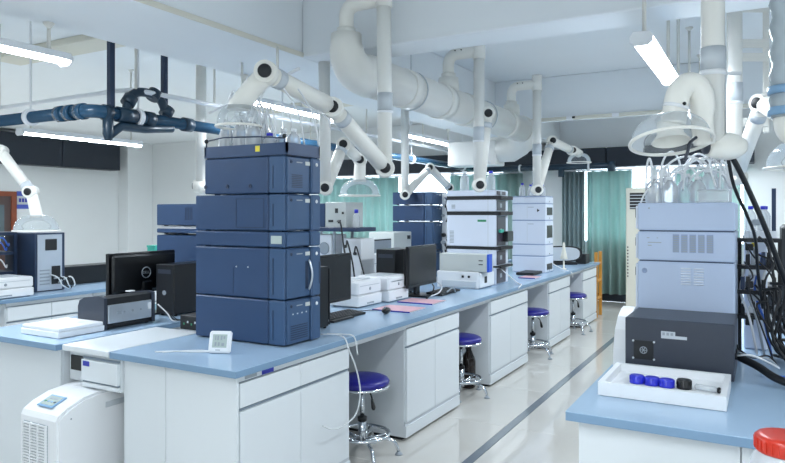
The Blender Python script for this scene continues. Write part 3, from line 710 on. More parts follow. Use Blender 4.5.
navy_module('lowest module of the near navy stack, with vent slots', X0, X1, Y0, Y1, .802, 1.037, 'slots')
navy_module('second navy module from the bench, with curved silver handle', X0, X1, Y0, Y1, 1.037, 1.306, 'handle')
navy_module('thin navy module with a small grey display, middle of the near stack', X0, X1, Y0, Y1, 1.306, 1.392, 'display')
navy_module('navy module with a seamed side panel, above the thin one', X0, X1, Y0, Y1, 1.392, 1.587, 'sidepanel')
navy_module('top full module of the near navy stack, three plugs on its side', X0 + .07, X1, Y0, Y1, 1.587, 1.785, 'dimples grid')
tr = thing('solvent_tray', 'navy solvent tray crowning the near navy stack, yellow warning label', 'tray', ((X0 + X1) / 2, (Y0 + Y1) / 2, 1.785))
MB().box(X0 + .07, X1 + .005, Y0, Y1, 1.790, 1.80).box(X0 + .07, X1 + .005, Y0, Y0 + .012, 1.8, 1.852).box(X0 + .07, X1 + .005, Y1 - .012, Y1, 1.8, 1.852) \
    .box(X0 + .07, X0 + .082, Y0, Y1, 1.8, 1.852).box(X1 - .007, X1 + .005, Y0, Y1, 1.8, 1.852).build('rim', 'navy', tr)
box('shadow_gasket', 'navy_dark', X0 + .08, X1 - .005, Y0 + .01, Y1 - .01, 1.785, 1.790, parent=tr)
box('warning_label', 'yellow', -2.325, -2.295, Y0 - .001, Y0, 1.812, 1.842, parent=tr)
MB().tube([(X0 + .075, Y0 + .01, 1.852), (X0 + .075, Y0 + .01, 1.885), (X0 + .2, Y0 + .01, 1.90), (X1 - .2, Y0 + .015, 1.892), (X1 - .02, Y0 + .01, 1.875), (X1 - .02, Y0 + .01, 1.852)], .004, 6).build('bottle_rail', 'navy_dark', tr)
for x in (X0 + .075, X1 - .02): MB().ball((x, Y0 + .01, 1.885), .012, 8, 6).build('rail_knob', 'black_matt', tr)
# navy stack on the far-side worktop behind it
X0, X1, Y0, Y1 = -3.99, -3.40, 3.47, 3.80
navy_module('lowest module of the navy stack behind the black monitor', X0, X1, Y0, Y1, .802, 1.06)
navy_module('middle module of the navy stack behind the black monitor', X0, X1, Y0, Y1, 1.06, 1.325)
navy_module('slim module of the navy stack behind the black monitor', X0, X1, Y0, Y1, 1.335, 1.374)
for x in (X0 + .02, X1 - .03): solid('spacer', 'white_plastic', 'small white spacer under the slim navy module, %s end' % ('left' if x < -3.6 else 'right'), 'spacer', x, x + .02, Y0 + .05, Y1 - .05, 1.325, 1.335)
mm = navy_module('top module of the navy stack behind the black monitor', X0, X1, Y0, Y1, 1.392, 1.556)
for k in range(5): box('vent_slot', 'navy_dark', X0 + .30 + k * .016, X0 + .309 + k * .016, Y0 - .001, Y0 + .002, 1.44, 1.53, parent=mm)
pk = solid('packing_strip', 'white_plastic', 'white packing strip between navy modules behind the monitor', 'strip', X0 + .02, X1 - .02, Y0 + .03, Y1 - .03, 1.374, 1.392)
# distant navy stack
X0, X1, Y0, Y1 = -3.85, -3.31, 6.86, 7.2
navy_module('base module of the distant navy stack', X0, X1, Y0, Y1, .802, 1.06)
navy_module('deep module of the distant navy stack', X0, X1, Y0, Y1, 1.06, 1.38)
navy_module('distant navy module with a white display', X0, X1, Y0, Y1, 1.39, 1.575)
solid('white_spacer', 'white_plastic', 'white spacer under the displayed navy module of the distant stack', 'spacer', X0 + .05, X1 - .05, Y0 + .05, Y1 - .05, 1.38, 1.39)
mm = navy_module('top module of the distant navy stack below the white arm', X0, X1, Y0, Y1, 1.585, 1.735)
solid('white_spacer', 'white_plastic', 'white spacer under the top module of the distant navy stack', 'spacer', X0 + .05, X1 - .05, Y0 + .05, Y1 - .05, 1.575, 1.585)
for k in range(6): box('vent_slot', 'navy_dark', X0 + .30 + k * .016, X0 + .309 + k * .016, Y0 - .001, Y0 + .002, 1.62, 1.70, parent=mm)

# ------------------------------------------------------------------ black-banded white instrument stack
WG = 'modules of the black-banded stack'
def banded(label, x0, x1, y0, y1, z0, z1, band, dark=True, feat=''):
    t = thing('chromatograph_module', label, 'instrument', ((x0 + x1) / 2, (y0 + y1) / 2, z0), WG)
    zb = z1 - band
    MB().box(x0, x1, y0, y1, z0, zb, .004).build('housing', 'instrument_white', t)
    if band: MB().box(x0 - .002, x1 + .05, y0 - .002, y1 + .002, zb, z1, .002).build('black_band', 'black_matt', t)
    if dark:
        p = MB().box(x1, x1 + .008, y0 + .012, y0 + .25, z0 + .01, zb - .01, .002).build('front_window', 'purple_panel', t)
        box('indicator', 'grey_plastic', x1 + .008, x1 + .009, y0 + .09, y0 + .14, (z0 + zb) / 2 - .02, (z0 + zb) / 2 + .02, parent=p)
    box('side_seam', 'light_grey', x1 - .085, x1 - .08, y0 - .001, y0 + .002, z0, zb, parent=t)
    if feat == 'vent':
        for k in range(9): box('vent_slot', 'grey_plastic', x0 + .03, x0 + .075, y0 - .001, y0 + .002, z0 + .03 + k * .014, z0 + .038 + k * .014, parent=t)
        box('green_mark', 'green_led', x1 - .19, x1 - .10, y0 - .001, y0, zb - .065, zb - .045, parent=t)
    if feat == 'smallvent':
        for k in range(3): box('vent_slot', 'grey_plastic', x0 + .05, x0 + .09, y0 - .001, y0 + .002, z0 + .03 + k * .014, z0 + .039 + k * .014, parent=t)
    return t
X0, X1, Y0, Y1 = -2.746, -2.23, 6.0, 6.34
banded('bottom module of the black-banded white stack', X0, X1, Y0, Y1, .802, .98, .015)
banded('second module up of the black-banded white stack', X0, X1, Y0, Y1, .98, 1.165, .03)
mm = banded('tall white oven module with green mark in the banded stack', X0, X1, Y0, Y1, 1.165, 1.505, .035, True, 'vent')
box('sample_door', 'black_plastic', X1, X1 + .06, Y0 + .16, Y0 + .33, 1.21, 1.31, .006, mm)
box('teal_valve', 'teal', X1, X1 + .03, Y0 + .05, Y0 + .14, 1.30, 1.33, .004, mm)
banded('white pump module between two black bands', X0, X1, Y0, Y1, 1.505, 1.655, .035, True, 'smallvent')
banded('top white tray of the black-banded stack', X0, X1, Y0, Y1, 1.655, 1.712, 0, True)
# low modules in front of it
lm = thing('detector_module', 'low beige-grey box with a blue front edge', 'instrument', (-2.42, 5.73, .955))
MB().box(-2.63, -2.16, 5.58, 5.74, .957, 1.115, .004).build('housing', 'beige_grey', lm)
MB().box(-2.16, -2.14, 5.575, 5.66, .957, 1.118, .003).build('blue_front_edge', 'strip_blue', lm)
MB().box(-2.63, -2.26, 5.742, 5.91, .957, 1.09, .004).build('rear_block', 'light_grey', lm)
for k in range(2): box('side_slot', 'black_matt', -2.24, -2.20, 5.578, 5.581, 1.02 + k * .035, 1.028 + k * .035, parent=lm)
lm = thing('sampler_module', 'low white box under the beige-grey one, switches on its side', 'instrument', (-2.43, 5.75, .80))
MB().box(-2.65, -2.24, 5.57, 5.92, .802, .955, .006).build('housing', 'white_plastic', lm)
MB().box(-2.245, -2.215, 5.575, 5.915, .81, .945, .008).build('front_panel', 'white_plastic', lm)
MB().box(-2.60, -2.26, 5.562, 5.572, .812, .87, .003).build('grey_side_panel', 'light_grey', lm)
for x in (-2.40, -2.34): box('switch', 'black_matt', x, x + .02, 5.564, 5.571, .90, .92, parent=lm)
box('front_socket', 'black_matt', -2.216, -2.213, 5.66, 5.72, .85, .91, parent=lm)
# white stack further on
VG = 'modules of the plain white stack'
X0, X1, Y0, Y1 = -2.58, -2.18, 7.48, 7.8
def plain(label, z0, z1, disp=None, x0=X0, x1=X1, y0=Y0, y1=Y1, flap=False):
    t = thing('chromatograph_module', label, 'instrument', ((x0 + x1) / 2, (y0 + y1) / 2, z0), VG)
    MB().box(x0, x1, y0, y1, z0, z1 - .012, .006).build('housing', 'instrument_white', t)
    MB().box(x0 + .004, x1 - .004, y0 + .004, y1 - .004, z1 - .012, z1).build('joint_band', 'instrument_slot', t)
    if disp: box('display', 'black_plastic', x1, x1 + .004, y0 + .05, y1 - .05, *disp, .002, t)
    if flap:
        box('side_flap', 'light_grey', x0 + .18, x0 + .184, y0 - .001, y0 + .002, z0 + .02, z1 - .03, parent=t)
        box('side_grip', 'grey_plastic', x0 + .19, x0 + .26, y0 - .001, y0 + .002, z1 - .05, z1 - .044, parent=t)
    MB().cyl((x1, y0 + .16, z0 + .02), (x1 + .004, y0 + .16, z0 + .02), .008, n=8).build('lamp', 'grey_plastic', t)
    return t
plain('bottom module of the plain white stack', .802, .995, (.83, .90))
plain('second module of the plain white stack from the bench', .995, 1.13, None)
plain('tall middle module of the plain white stack', 1.13, 1.41, (1.20, 1.345), flap=True)
mm = plain('upper module of the plain white stack with small black arrow', 1.41, 1.605, (1.465, 1.555), flap=True)
MB().prism([(X1 - .10, 1.50), (X1 - .07, 1.52), (X1 - .10, 1.54)], 'y', Y0 - .002, Y0).build('arrow_mark', 'black_matt', mm)
plain('solvent tray topping the plain white stack', 1.605, 1.686, None)

# ------------------------------------------------------------------ right-hand pale instrument stack
RG = 'modules of the right pale stack'
def pale(label, z0, z1, feat):
    x0, x1, y0, y1 = -.525, -.11, 3.35, 3.76
    t = thing('chromatograph_module', label, 'instrument', ((x0 + x1) / 2, (y0 + y1) / 2, z0), RG)
    MB().box(x0, x1, y0, y1, z0 + .006, z1, .004).build('housing', 'instrument_grey', t)
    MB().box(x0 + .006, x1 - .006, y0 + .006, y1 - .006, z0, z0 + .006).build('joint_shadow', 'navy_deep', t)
    MB().box(x0 - .012, x0, y0 + .01, y1 - .02, z0 + .012, z1 - .012, .004).build('left_flange', 'instrument_white', t)
    box('flange_slot', 'black_matt', x0 - .014, x0 - .012, y0 + .012, y0 + .05, z1 - .07, z1 - .03, parent=t)
    if feat == 'top':
        MB().cyl((x0 + .05, y0, z1 - .025), (x0 + .05, y0 - .003, z1 - .025), .004, n=8).build('screw', 'grey_plastic', t)
    if feat == 'vents':
        for k in range(5):
            v = box('vent_block', 'instrument_slot', x0 + .155 + k * .036, x0 + .183 + k * .036, y0 - .0015, y0 + .001, z0 + .045, z1 - .012, parent=t)
            for q in range(8): box('vent_slot', 'grey_plastic', x0 + .157 + k * .036, x0 + .181 + k * .036, y0 - .0025, y0 - .001, z0 + .049 + q * .0098, z0 + .054 + q * .0098, parent=v)
        for a, b, z in ((.04, .052, z1 - .03), (.085, .09, z1 - .03), (.045, .105, z1 - .052), (.045, .062, z1 - .066)):
            box('printed_mark', 'grey_plastic', x0 + a, x0 + b, y0 - .001, y0, z - .002, z + .002, parent=t)
    if feat == 'louvres':
        for c in (.19, .245):
            for q in range(7): MB().prism([(y0 - .004, z1 - .03 - q * .012), (y0, z1 - .026 - q * .012), (y0, z1 - .034 - q * .012)], 'x', x0 + c, x0 + c + .042).build('louvre', 'instrument_white', t)
        MB().lathe([(.013, 0), (.013, .002), (.009, .002), (.009, .0005), (0, .0005)], (x0 + .03, y0, z1 - .045), (0, -1, 0), 16).build('knock_out', 'instrument_slot', t)
pale('lowest module of the right pale stack, two louvre columns', .802, 1.26, 'louvres')
pale('middle module of the right pale stack, five vent blocks', 1.26, 1.402, 'vents')
pale('top module of the right pale stack, under bottles and tubing', 1.402, 1.538, 'top')
fl = tag(MB().prism([(3.08, .802), (3.09, .88), (3.13, .96), (3.2, 1.01), (3.28, 1.035), (3.34, 1.04), (3.34, .802)], 'x', -.59, -.53).build('curved_flank', 'white_plastic', loc=(-.56, 3.2, .802)),
         'white curved flank left of the charcoal box on the right bench', 'instrument')
# charcoal box
cb = thing('charcoal_box', 'charcoal metal instrument box with fan grille on the right bench', 'instrument', (-.31, 3.15, .80))
MB().box(-.52, -.10, 2.985, 3.325, .81, 1.04, .003).build('housing', 'charcoal', cb)
for x in (-.49, -.13):
    for y in (3.02, 3.29): MB().cyl((x, y, .801), (x, y, .812), .012, n=10).build('foot', 'black_matt', cb)
fg = MB().box(-.485, -.405, 2.983, 2.986, .865, .945).build('fan_plate', 'black_matt', cb)
for sx in (-.487, -.403):
    for z in (.868, .942): MB().cyl((sx, 2.985, z), (sx, 2.981, z), .0045, n=10).build('screw', 'light_grey', cb)
MB().tube([(-.445 + .014 * math.cos(a), 2.981, .905 + .014 * math.sin(a)) for a in [2 * PI * i / 16 for i in range(17)]], .002, 5).build('fan_ring', 'grey_plastic', fg)
for k in range(3):
    a = PI * k / 3
    MB().tube([(-.445 - .013 * math.cos(a), 2.981, .905 - .013 * math.sin(a)), (-.445 + .013 * math.cos(a), 2.981, .905 + .013 * math.sin(a))], .0018, 5).build('fan_spoke', 'grey_plastic', fg)
box('label', 'light_grey', -.375, -.320, 2.9835, 2.985, .962, .992, parent=cb)
box('label_tail', 'light_grey', -.32, -.275, 2.9835, 2.985, .962, .975, parent=cb)
for q in range(3): box('label_print', 'grey_plastic', -.370 + q * .016, -.360 + q * .016, 2.983, 2.9836, .975, .987, parent=cb)
for k in range(3): MB().cyl((-.10, 3.06 + k * .1, .9), (-.094, 3.06 + k * .1, .9), .014, n=10).build('side_socket', 'black_matt', cb)

# foam tray with caps
def open_tray(label, x0, x1, y0, y1, z0, z1, wall, m, floor_z):
    t = thing('foam_tray', label, 'tray', ((x0 + x1) / 2, (y0 + y1) / 2, z0))
    MB().box(x0, x1, y0, y1, z0, floor_z).box(x0, x1, y0, y0 + wall, floor_z, z1).box(x0, x1, y1 - wall, y1, floor_z, z1) \
        .box(x0, x0 + wall, y0 + wall, y1 - wall, floor_z, z1).box(x1 - wall, x1, y0 + wall, y1 - wall, floor_z, z1).build('foam', m, t)
open_tray('shallow white foam tray holding caps on the right bench', -.545, -.11, 2.56, 2.93, .802, .852, .02, 'white_plastic', .822)
def screw_cap(label, x, y, m, r=.027, h=.03):
    t = thing('screw_cap', label, 'cap', (x, y, .822), 'loose caps in the foam tray')
    MB().lathe([(0, 0), (r * 1.04, 0), (r * 1.04, h * .3), (r, h * .35), (r, h * .92), (r * .9, h), (0, h)], (x, y, .823), n=24).build('cap_shell', m, t)
    for k in range(18):
        a = 2 * PI * k / 18
        MB().box(-.0015, .0015, -.0012, .0012, h * .38, h * .9).xform(Matrix.Translation((x + r * math.cos(a), y + r * math.sin(a), .823)) @ Matrix.Rotation(a, 4, 'Z')).build('grip_rib', m, t)
cy = 2.735
screw_cap('leftmost blue screw cap in the foam tray', -.432, cy + .0, 'cap_blue')
screw_cap('middle blue screw cap in the foam tray', -.376, cy - .005, 'cap_blue')
screw_cap('right-hand blue screw cap, next to the black one', -.322, cy - .01, 'cap_blue')
screw_cap('black screw cap in the foam tray', -.262, cy - .0, 'cap_black', .026, .034)
sy = thing('syringe', 'clear plastic syringe lying in the foam tray', 'syringe', (-.18, 2.72, .825))
MB().lathe([(.006, 0), (.011, .004), (.011, .075), (.005, .08), (.003, .09)], (-.225, 2.74, .834), (.97, -.24, 0), 14).build('barrel', 'bottle_glass', sy)
MB().lathe([(.0, 0), (.011, 0), (.011, .008), (0, .008)], (-.146, 2.7205, .834), (.97, -.24, 0), 14).build('plunger_tip', 'black_matt', sy)

# red-lidded jar on a small stand in the lower right corner
sd = thing('side_stand', 'small white stand below the red-lidded jar', 'stand', (.04, 1.97, 0))
box('top', 'white_plastic', -.16, .24, 1.78, 2.14, .68, .70, .004, sd)
for x in (-.14, .22):
    for y in (1.80, 2.12): box('leg', 'rod_white', x - .012, x + .012, y - .012, y + .012, 0, .68, parent=sd)
jr = thing('plastic_jar', 'clear plastic jar with a red screw lid in the lower right corner', 'jar', (.05, 1.97, .70))
MB().lathe([(.06, .002), (.078, .01), (.08, .02), (.08, .145), (.072, .165), (.062, .175), (.062, .18)], (.05, 1.97, .70), n=28, close=True).build('body', 'bottle_glass', jr)
ld = MB().lathe([(0, 0), (.067, 0), (.070, .004), (.070, .036), (.064, .042), (.05, .044), (0, .044)], (.05, 1.97, .877), n=28).build('lid', 'lid_red', jr)
for k in range(28):
    a = 2 * PI * k / 28
    MB().box(-.002, .002, -.002, .002, .006, .034).xform(Matrix.Translation((.05 + .07 * math.cos(a), 1.97 + .07 * math.sin(a), .877)) @ Matrix.Rotation(a, 4, 'Z')).build('grip_rib', 'lid_red', ld)

# ------------------------------------------------------------------ computers and printers
def rotated(o, a): o.rotation_euler.z = a; return o
def monitor(label, x, y, w, h, z0, face=1, rot=0.0, logo=False, group='flat black monitors', body='screen', tilt=0.0):
    """screen plane faces +X when face = 1; built about its own base point"""
    t = thing('monitor', label, 'monitor', (x, y, HB + .001), group); B = Vector((x, y, HB + .001)); zz = z0 - HB
    def b(nm, m, x0, x1, y0, y1, z_0, z_1, bv=0.0, par=None):
        return MB().box(B.x + x0 * face, B.x + x1 * face, B.y + y0, B.y + y1, B.z + z_0, B.z + z_1, bv).build(nm, m, par or t)
    sh = b('shell', 'black_plastic', -.028, .0, -w / 2, w / 2, zz, zz + h, .006)
    b('screen', body, .0, .003, -w / 2 + .014, w / 2 - .014, zz + .02, zz + h - .014)
    b('back_bulge', 'black_plastic', -.055, -.028, -w * .47, w * .47, zz + h * .05, zz + h * .95, .02)
    b('stand_neck', 'black_plastic', -.075, -.045, -.04, .04, .012, zz + h * .3, .008)
    b('stand_foot', 'black_plastic', -.14, .09, -.12, .12, .0, .012, .004)
    if logo:
        c = B + Vector((-.0565 * face, 0, zz + h * .5)); r = .036
        MB().tube([c + Vector((0, r * math.cos(a), r * math.sin(a))) for a in [2 * PI * i / 28 for i in range(29)]], .0035, 6, caps=False).build('logo_ring', 'silver', sh)
        text('logo_letters', 'DELL', .026, 'silver', sh, c + Vector((0.0006, 0, 0)), (0, 1, 0), (0, 0, 1))
    t.rotation_euler.z = rot
    return t
def tower(label, x0, x1, y0, y1, h, m='black_plastic', front='-y', group='black computer towers'):
    t = thing('computer_tower', label, 'computer', ((x0 + x1) / 2, (y0 + y1) / 2, HB), group)
    z = HB + .001
    MB().box(x0, x1, y0 + .012, y1, z + .012, z + h, .004).build('case', m, t)
    f = MB().box(x0, x1, y0, y0 + .012, z + .012, z + h, .004).build('front_face', 'black_matt', t)
    MB().cyl(((x0 + x1) / 2, y0, z + h * .45), ((x0 + x1) / 2, y0 - .004, z + h * .45), .016, n=14).build('logo_disc', 'grey_plastic', f)
    box('drive_slot', 'charcoal', x0 + .02, x1 - .02, y0 - .002, y0, z + h * .82, z + h * .9, parent=f)
    for x in (x0 + .02, x1 - .02):
        for y in (y0 + .04, y1 - .04): MB().cyl((x, y, z), (x, y, z + .013), .012, n=8).build('foot', 'black_matt', t)
    return t
def cable(label, pts, r=.005, m='cable_black', group=None, k=7, cat='cable', name='cable'):
    return tag(MB().tube(curve(pts, k), r, 6).build(name, m, loc=pts[0]), label, cat, group)

monitor('black monitor seen from behind, ring logo on its back', -3.72, 3.10, .56, .28, .945, face=-1, logo=True)
tower('black mini tower right of the monitor with ring logo', -3.575, -3.413, 3.105, 3.44, .345)
# dark printer with silver rear panel in front of the monitor
pr = thing('desktop_printer', 'dark desktop printer with silver rear panel, far side worktop', 'printer', (-3.47, 2.73, HB))
prof = [(-3.60, .805), (-3.36, .805), (-3.36, .99), (-3.40, 1.0), (-3.54, .985), (-3.585, .965), (-3.60, .93)]
for ya in (2.54, 2.89): MB().prism(prof, 'y', ya, ya + .02).build('side_cheek', 'charcoal', pr)
MB().prism([(x + (.004 if x < -3.5 else -.012), z - .006 if z > .9 else z + .004) for x, z in prof], 'y', 2.56, 2.89).build('body', 'black_matt', pr)
sp = MB().box(-3.374, -3.360, 2.57, 2.885, .835, .945, .003).build('silver_rear_panel', 'silver', pr)
for y, r in ((2.68, .006), (2.74, .008), (2.80, .006)): MB().cyl((-3.360, y, .895), (-3.357, y, .895), r, n=10).build('panel_screw', 'grey_plastic', sp)
box('panel_print', 'grey_plastic', -3.3605, -3.359, 2.63, 2.66, .885, .905, parent=sp)
box('panel_catch', 'white_plastic', -3.360, -3.352, 2.855, 2.875, .89, .93, parent=sp)
box('top_note', 'white_plastic', -3.50, -3.46, 2.80, 2.84, .995, 1.002, parent=pr)
for x in (-3.57, -3.39):
    for y in (2.58, 2.87): MB().cyl((x, y, .801), (x, y, .806), .012, n=8).build('foot', 'black_matt', pr)
# white foam lid on the corner of the same worktop
wl = thing('foam_box', 'flat white foam box on the near corner of the far-side worktop', 'box', (-3.52, 2.40, .80))
MB().box(-3.70, -3.355, 2.25, 2.54, .802, .835, .003).build('base', 'white_plastic', wl)
MB().box(-3.695, -3.36, 2.255, 2.535, .835, .856, .004).build('lid', 'white_plastic', wl)
MB().box(-3.62, -3.44, 2.32, 2.47, .856, .858, .002).build('lid_recess', 'cabinet_white', wl)
solid('pink_folder', 'pink_paper', 'pink folder behind the white foam box', 'folder', -3.95, -3.74, 2.42, 2.70, .802, .808)
solid('black_handset', 'black_matt', 'small black handset left of the dark desktop printer', 'handset', -3.74, -3.64, 2.58, 2.66, .802, .822, .006)
# small black switch box
sb = thing('switch_box', 'small black box with green lights behind the near navy stack', 'device', (-2.92, 2.88, .80))
box('case', 'black_matt', -3.02, -2.83, 2.80, 3.0, .802, .885, .004, sb)
for k, mm_ in enumerate(('green_led', 'light_grey', 'green_led', 'light_grey')): box('port', mm_, -2.99 + k * .03, -2.98 + k * .03, 2.798, 2.80, .83 + .012 * (k % 2), .842 + .012 * (k % 2), parent=sb)
for k in range(3):
    cable('thin cable trailing off the printer by the white drawer table', [(-3.30, 2.88 + .02 * k, .92 - .02 * k), (-3.26, 2.92 + .01 * k, .86), (-3.24, 2.94 + .02 * k, .815), (-3.24, 3.0 + .03 * k, .806)], .004, ('cable_white', 'cable_black', 'cable_black')[k], 'cables by the dark printer')

# slim computer and monitor right behind the near navy stack
sp = thing('slim_computer', 'slim black computer standing right of the near navy stack', 'computer', (-2.33, 3.25, .80))
box('case', 'black_plastic', -2.40, -2.275, 3.10, 3.27, .812, 1.17, .004, sp)
box('front_bezel', 'black_matt', -2.39, -2.27, 3.27, 3.28, .82, 1.16, .002, sp)
MB().lathe([(0, 0), (.008, 0), (.008, .004), (0, .004)], (-2.28, 3.275, .845), (1, 0, 0), 10).build('power_light', 'light_grey', sp)
for x in (-2.385, -2.29):
    for y in (3.12, 3.25): MB().cyl((x, y, .801), (x, y, .813), .01, n=8).build('foot', 'black_matt', sp)
monitor('black monitor half hidden by the near navy stack', -2.43, 3.54, .44, .315, .905, face=1)
def keyboard(label, x, y, rot, w=.44, d=.14, group='black keyboards'):
    t = thing('keyboard', label, 'keyboard', (0, 0, 0), group)
    MB().prism([(-d / 2, 0), (d / 2, 0), (d / 2, .014), (-d / 2, .026)], 'y', -w / 2, w / 2).build('base', 'black_matt', t)
    slope = math.atan2(-.012, d)
    for r in range(5):
        for c in range(15):
            cx_ = -d / 2 + .018 + r * .026; cy_ = -w / 2 + .02 + c * (w - .04) / 14.6
            zz = .026 - (cx_ + d / 2) / d * .012
            MB().box(cx_ - .009, cx_ + .009, cy_ - .011, cy_ + .011, zz, zz + .004, .0015).build('key', 'black_plastic', t)
    t.location = (x, y, HB + .001); t.rotation_euler.z = rot
    return t
keyboard('black keyboard beside the near navy stack', -2.44, 3.62, -.02)
keyboard('black keyboard in front of the low white module', -2.40, 5.18, .06)
def mouse(label, x, y, rot):
    t = thing('computer_mouse', label, 'mouse', (0, 0, 0), 'black mice')
    MB().ball((0, 0, .012), .03, 16, 8, (1.0, 1.75, .75)).build('shell', 'black_plastic', t)
    MB().cyl((-.004, -.03, .034), (.004, -.03, .034), .008, n=10).build('wheel', 'grey_plastic', t)
    t.location = (x, y, HB + .0115); t.rotation_euler.z = rot
    return t
mouse('black mouse beyond the nearest keyboard', -2.25, 3.92, .2)
cable('thin dark lead of the nearest mouse', [(-2.26, 3.95, .81), (-2.36, 4.02, .806), (-2.45, 3.92, .806), (-2.55, 3.8, .806)], .0025)
def white_printer(label, x0, x1, y0, y1, h, group='white laser printers'):
    """front faces +X"""
    t = thing('laser_printer', label, 'printer', ((x0 + x1) / 2, (y0 + y1) / 2, HB), group); z = HB + .001
    MB().box(x0, x1, y0, y1, z + .006, z + h * .45, .006).build('paper_drawer', 'white_plastic', t)
    MB().box(x0, x1 - .004, y0, y1, z + h * .46, z + h, .012).build('body', 'white_plastic', t)
    MB().box(x0 + .05, x1 - .08, y0 + .05, y1 - .05, z + h, z + h + .006, .002).build('output_tray', 'light_grey', t)
    box('drawer_grip', 'grey_plastic', x1 - .002, x1 + .001, (y0 + y1) / 2 - .05, (y0 + y1) / 2 + .05, z + .018, z + .03, parent=t)
    box('control_strip', 'light_grey', x1 - .006, x1 - .003, y0 + .03, y1 - .03, z + h * .8, z + h * .83, parent=t)
    MB().lathe([(0, 0), (.012, 0), (.012, .002), (0, .002)], (x1 - .004, (y0 + y1) / 2, z + h * .68), (1, 0, 0), 16).build('emblem', 'grey_plastic', t)
    for x in (x0 + .03, x1 - .03):
        for y in (y0 + .03, y1 - .03): MB().cyl((x, y, z), (x, y, z + .008), .012, n=8).build('foot', 'black_matt', t)
    return t
white_printer('left-hand white laser printer on the central bench', -2.80, -2.545, 4.03, 4.37, .19)
wp = white_printer('right-hand white laser printer, beside the upright monitor', -2.80, -2.50, 4.40, 4.72, .195)
box('paper_slot', 'gap_shadow', -2.505, -2.503, 4.45, 4.62, .955, .962, parent=wp)
white_printer('white printer at the left edge on the far left bench', -5.62, -5.29, 2.86, 3.33, .165)
dt2 = thing('document_stack', 'curved sheet of paper resting on the left white printer', 'paper', (-2.66, 4.14, .993))
MB().tube([(-2.70, 4.08, .998), (-2.62, 4.14, 1.003), (-2.58, 4.25, 1.0)], .004, 6).build('paper_edge', 'light_grey', dt2)
MB().box(-2.74, -2.60, 4.05, 4.28, .994, .999).build('sheet', 'white_plastic', dt2)
tower('black tower between the white printers and the upright monitor', -2.83, -2.65, 4.76, 5.12, .385)
monitor('upright black monitor behind the second keyboard', -2.47, 4.92, .56, .335, .885, face=1, rot=.03)
for lab, x0, x1, y0, y1 in (('pink booklet lying next to the mouse', -2.42, -2.12, 4.02, 4.27), ('pink booklet lying before the upright monitor', -2.46, -2.16, 4.46, 4.70), ('small pink booklet by the plain white stack', -2.26, -2.08, 6.75, 6.98)):
    t = thing('booklet', lab, 'booklet', ((x0 + x1) / 2, (y0 + y1) / 2, HB), 'pink booklets on the central bench')
    box('pages', 'white_plastic', x0 + .002, x1 - .002, y0 + .002, y1 - .002, .802, .807, parent=t)
    box('cover', 'pink_paper', x0, x1, y0, y1, .807, .8085, parent=t)
    box('spine', 'label_blue', x0, x1, y0 - .003, y0, .801, .809, parent=t)
solid('black_pad', 'black_matt', 'black control pad before the plain white stack', 'pad', -2.40, -2.20, 7.08, 7.42, .802, .83, .006)
solid('black_case', 'black_plastic', 'small black case between the two white stacks', 'case', -2.55, -2.40, 6.50, 6.75, .802, .93, .008)
for k, p in enumerate((((-2.30, 5.02, .83), (-2.28, 5.1, .86), (-2.30, 5.2, .81), (-2.36, 5.3, .806)), ((-2.38, 4.85, .806), (-2.34, 4.95, .83), (-2.36, 5.05, .87), (-2.42, 5.1, .90)), ((-2.34, 4.72, .806), (-2.33, 4.8, .84), (-2.36, 4.9, .88), (-2.40, 4.95, .9)))):
    cable('grey cable bunched under the upright monitor', p, .006, ('grey_plastic', 'cable_white', 'cable_black')[k], 'cables under the upright monitor')
# items deeper on the far-side worktop
rk = thing('instrument_shelf', 'dark shelf on legs carrying a pale control box, far-side worktop', 'shelf', (-3.3, 4.95, HB))
box('shelf_plate', 'navy_deep', -3.60, -3.0, 4.72, 5.05, 1.33, 1.365, .004, rk)
for x in (-3.58, -3.24):
    for y in (4.74, 5.03): box('leg', 'grey_plastic', x - .01, x + .01, y - .01, y + .01, .80, 1.33, parent=rk)
cbx = thing('control_box', 'pale control box with black sockets on the dark shelf', 'instrument', (-3.3, 4.88, 1.365))
box('navy_side', 'navy', -3.50, -3.34, 4.74, 5.02, 1.367, 1.575, .003, cbx)
pnl = box('rear_panel', 'beige_grey', -3.335, -3.12, 4.74, 5.02, 1.367, 1.585, .003, cbx)
for x, z, sx, sz in ((-3.23, 1.49, .03, .04), (-3.30, 1.41, .05, .02), (-3.16, 1.48, .02, .02), (-3.20, 1.40, .03, .03)): box('socket', 'black_matt', x, x + sx, 4.737, 4.74, z, z + sz, parent=pnl)
vt = thing('vacuum_pump', 'white box with round fan grille under the dark shelf', 'pump', (-3.4, 4.88, .80))
box('case', 'white_plastic', -3.55, -3.28, 4.76, 5.0, .802, 1.30, .006, vt)
MB().lathe([(0, 0), (.055, 0), (.055, .004), (.045, .006), (0, .006)], (-3.36, 4.76, 1.18), (0, -1, 0), 20).build('fan_grille', 'grey_plastic', vt)
vt = thing('gas_box', 'white valve box with cables beside the fan-grille pump', 'instrument', (-3.12, 4.9, .80))
box('case', 'white_plastic', -3.20, -3.0, 4.80, 5.02, .802, 1.27, .005, vt)
for x, z in ((-3.16, 1.20), (-3.06, 1.14), (-3.14, 1.05)): MB().cyl((x, 4.80, z), (x, 4.78, z), .014, n=10).build('valve', 'black_matt', vt)
for k, p in enumerate((((-3.14, 4.78, 1.2), (-3.08, 4.7, 1.25), (-3.02, 4.68, 1.1), (-2.98, 4.66, .95)), ((-3.06, 4.78, 1.14), (-3.0, 4.72, 1.2), (-2.92, 4.7, 1.0), (-2.88, 4.72, .86)), ((-3.2, 4.73, 1.42), (-3.12, 4.66, 1.40), (-3.06, 4.62, 1.2), (-3.0, 4.6, 1.0)))):
    cable('dark cable drooping from the valve box behind the printers', p, .007, 'cable_black', 'cables at the valve box')
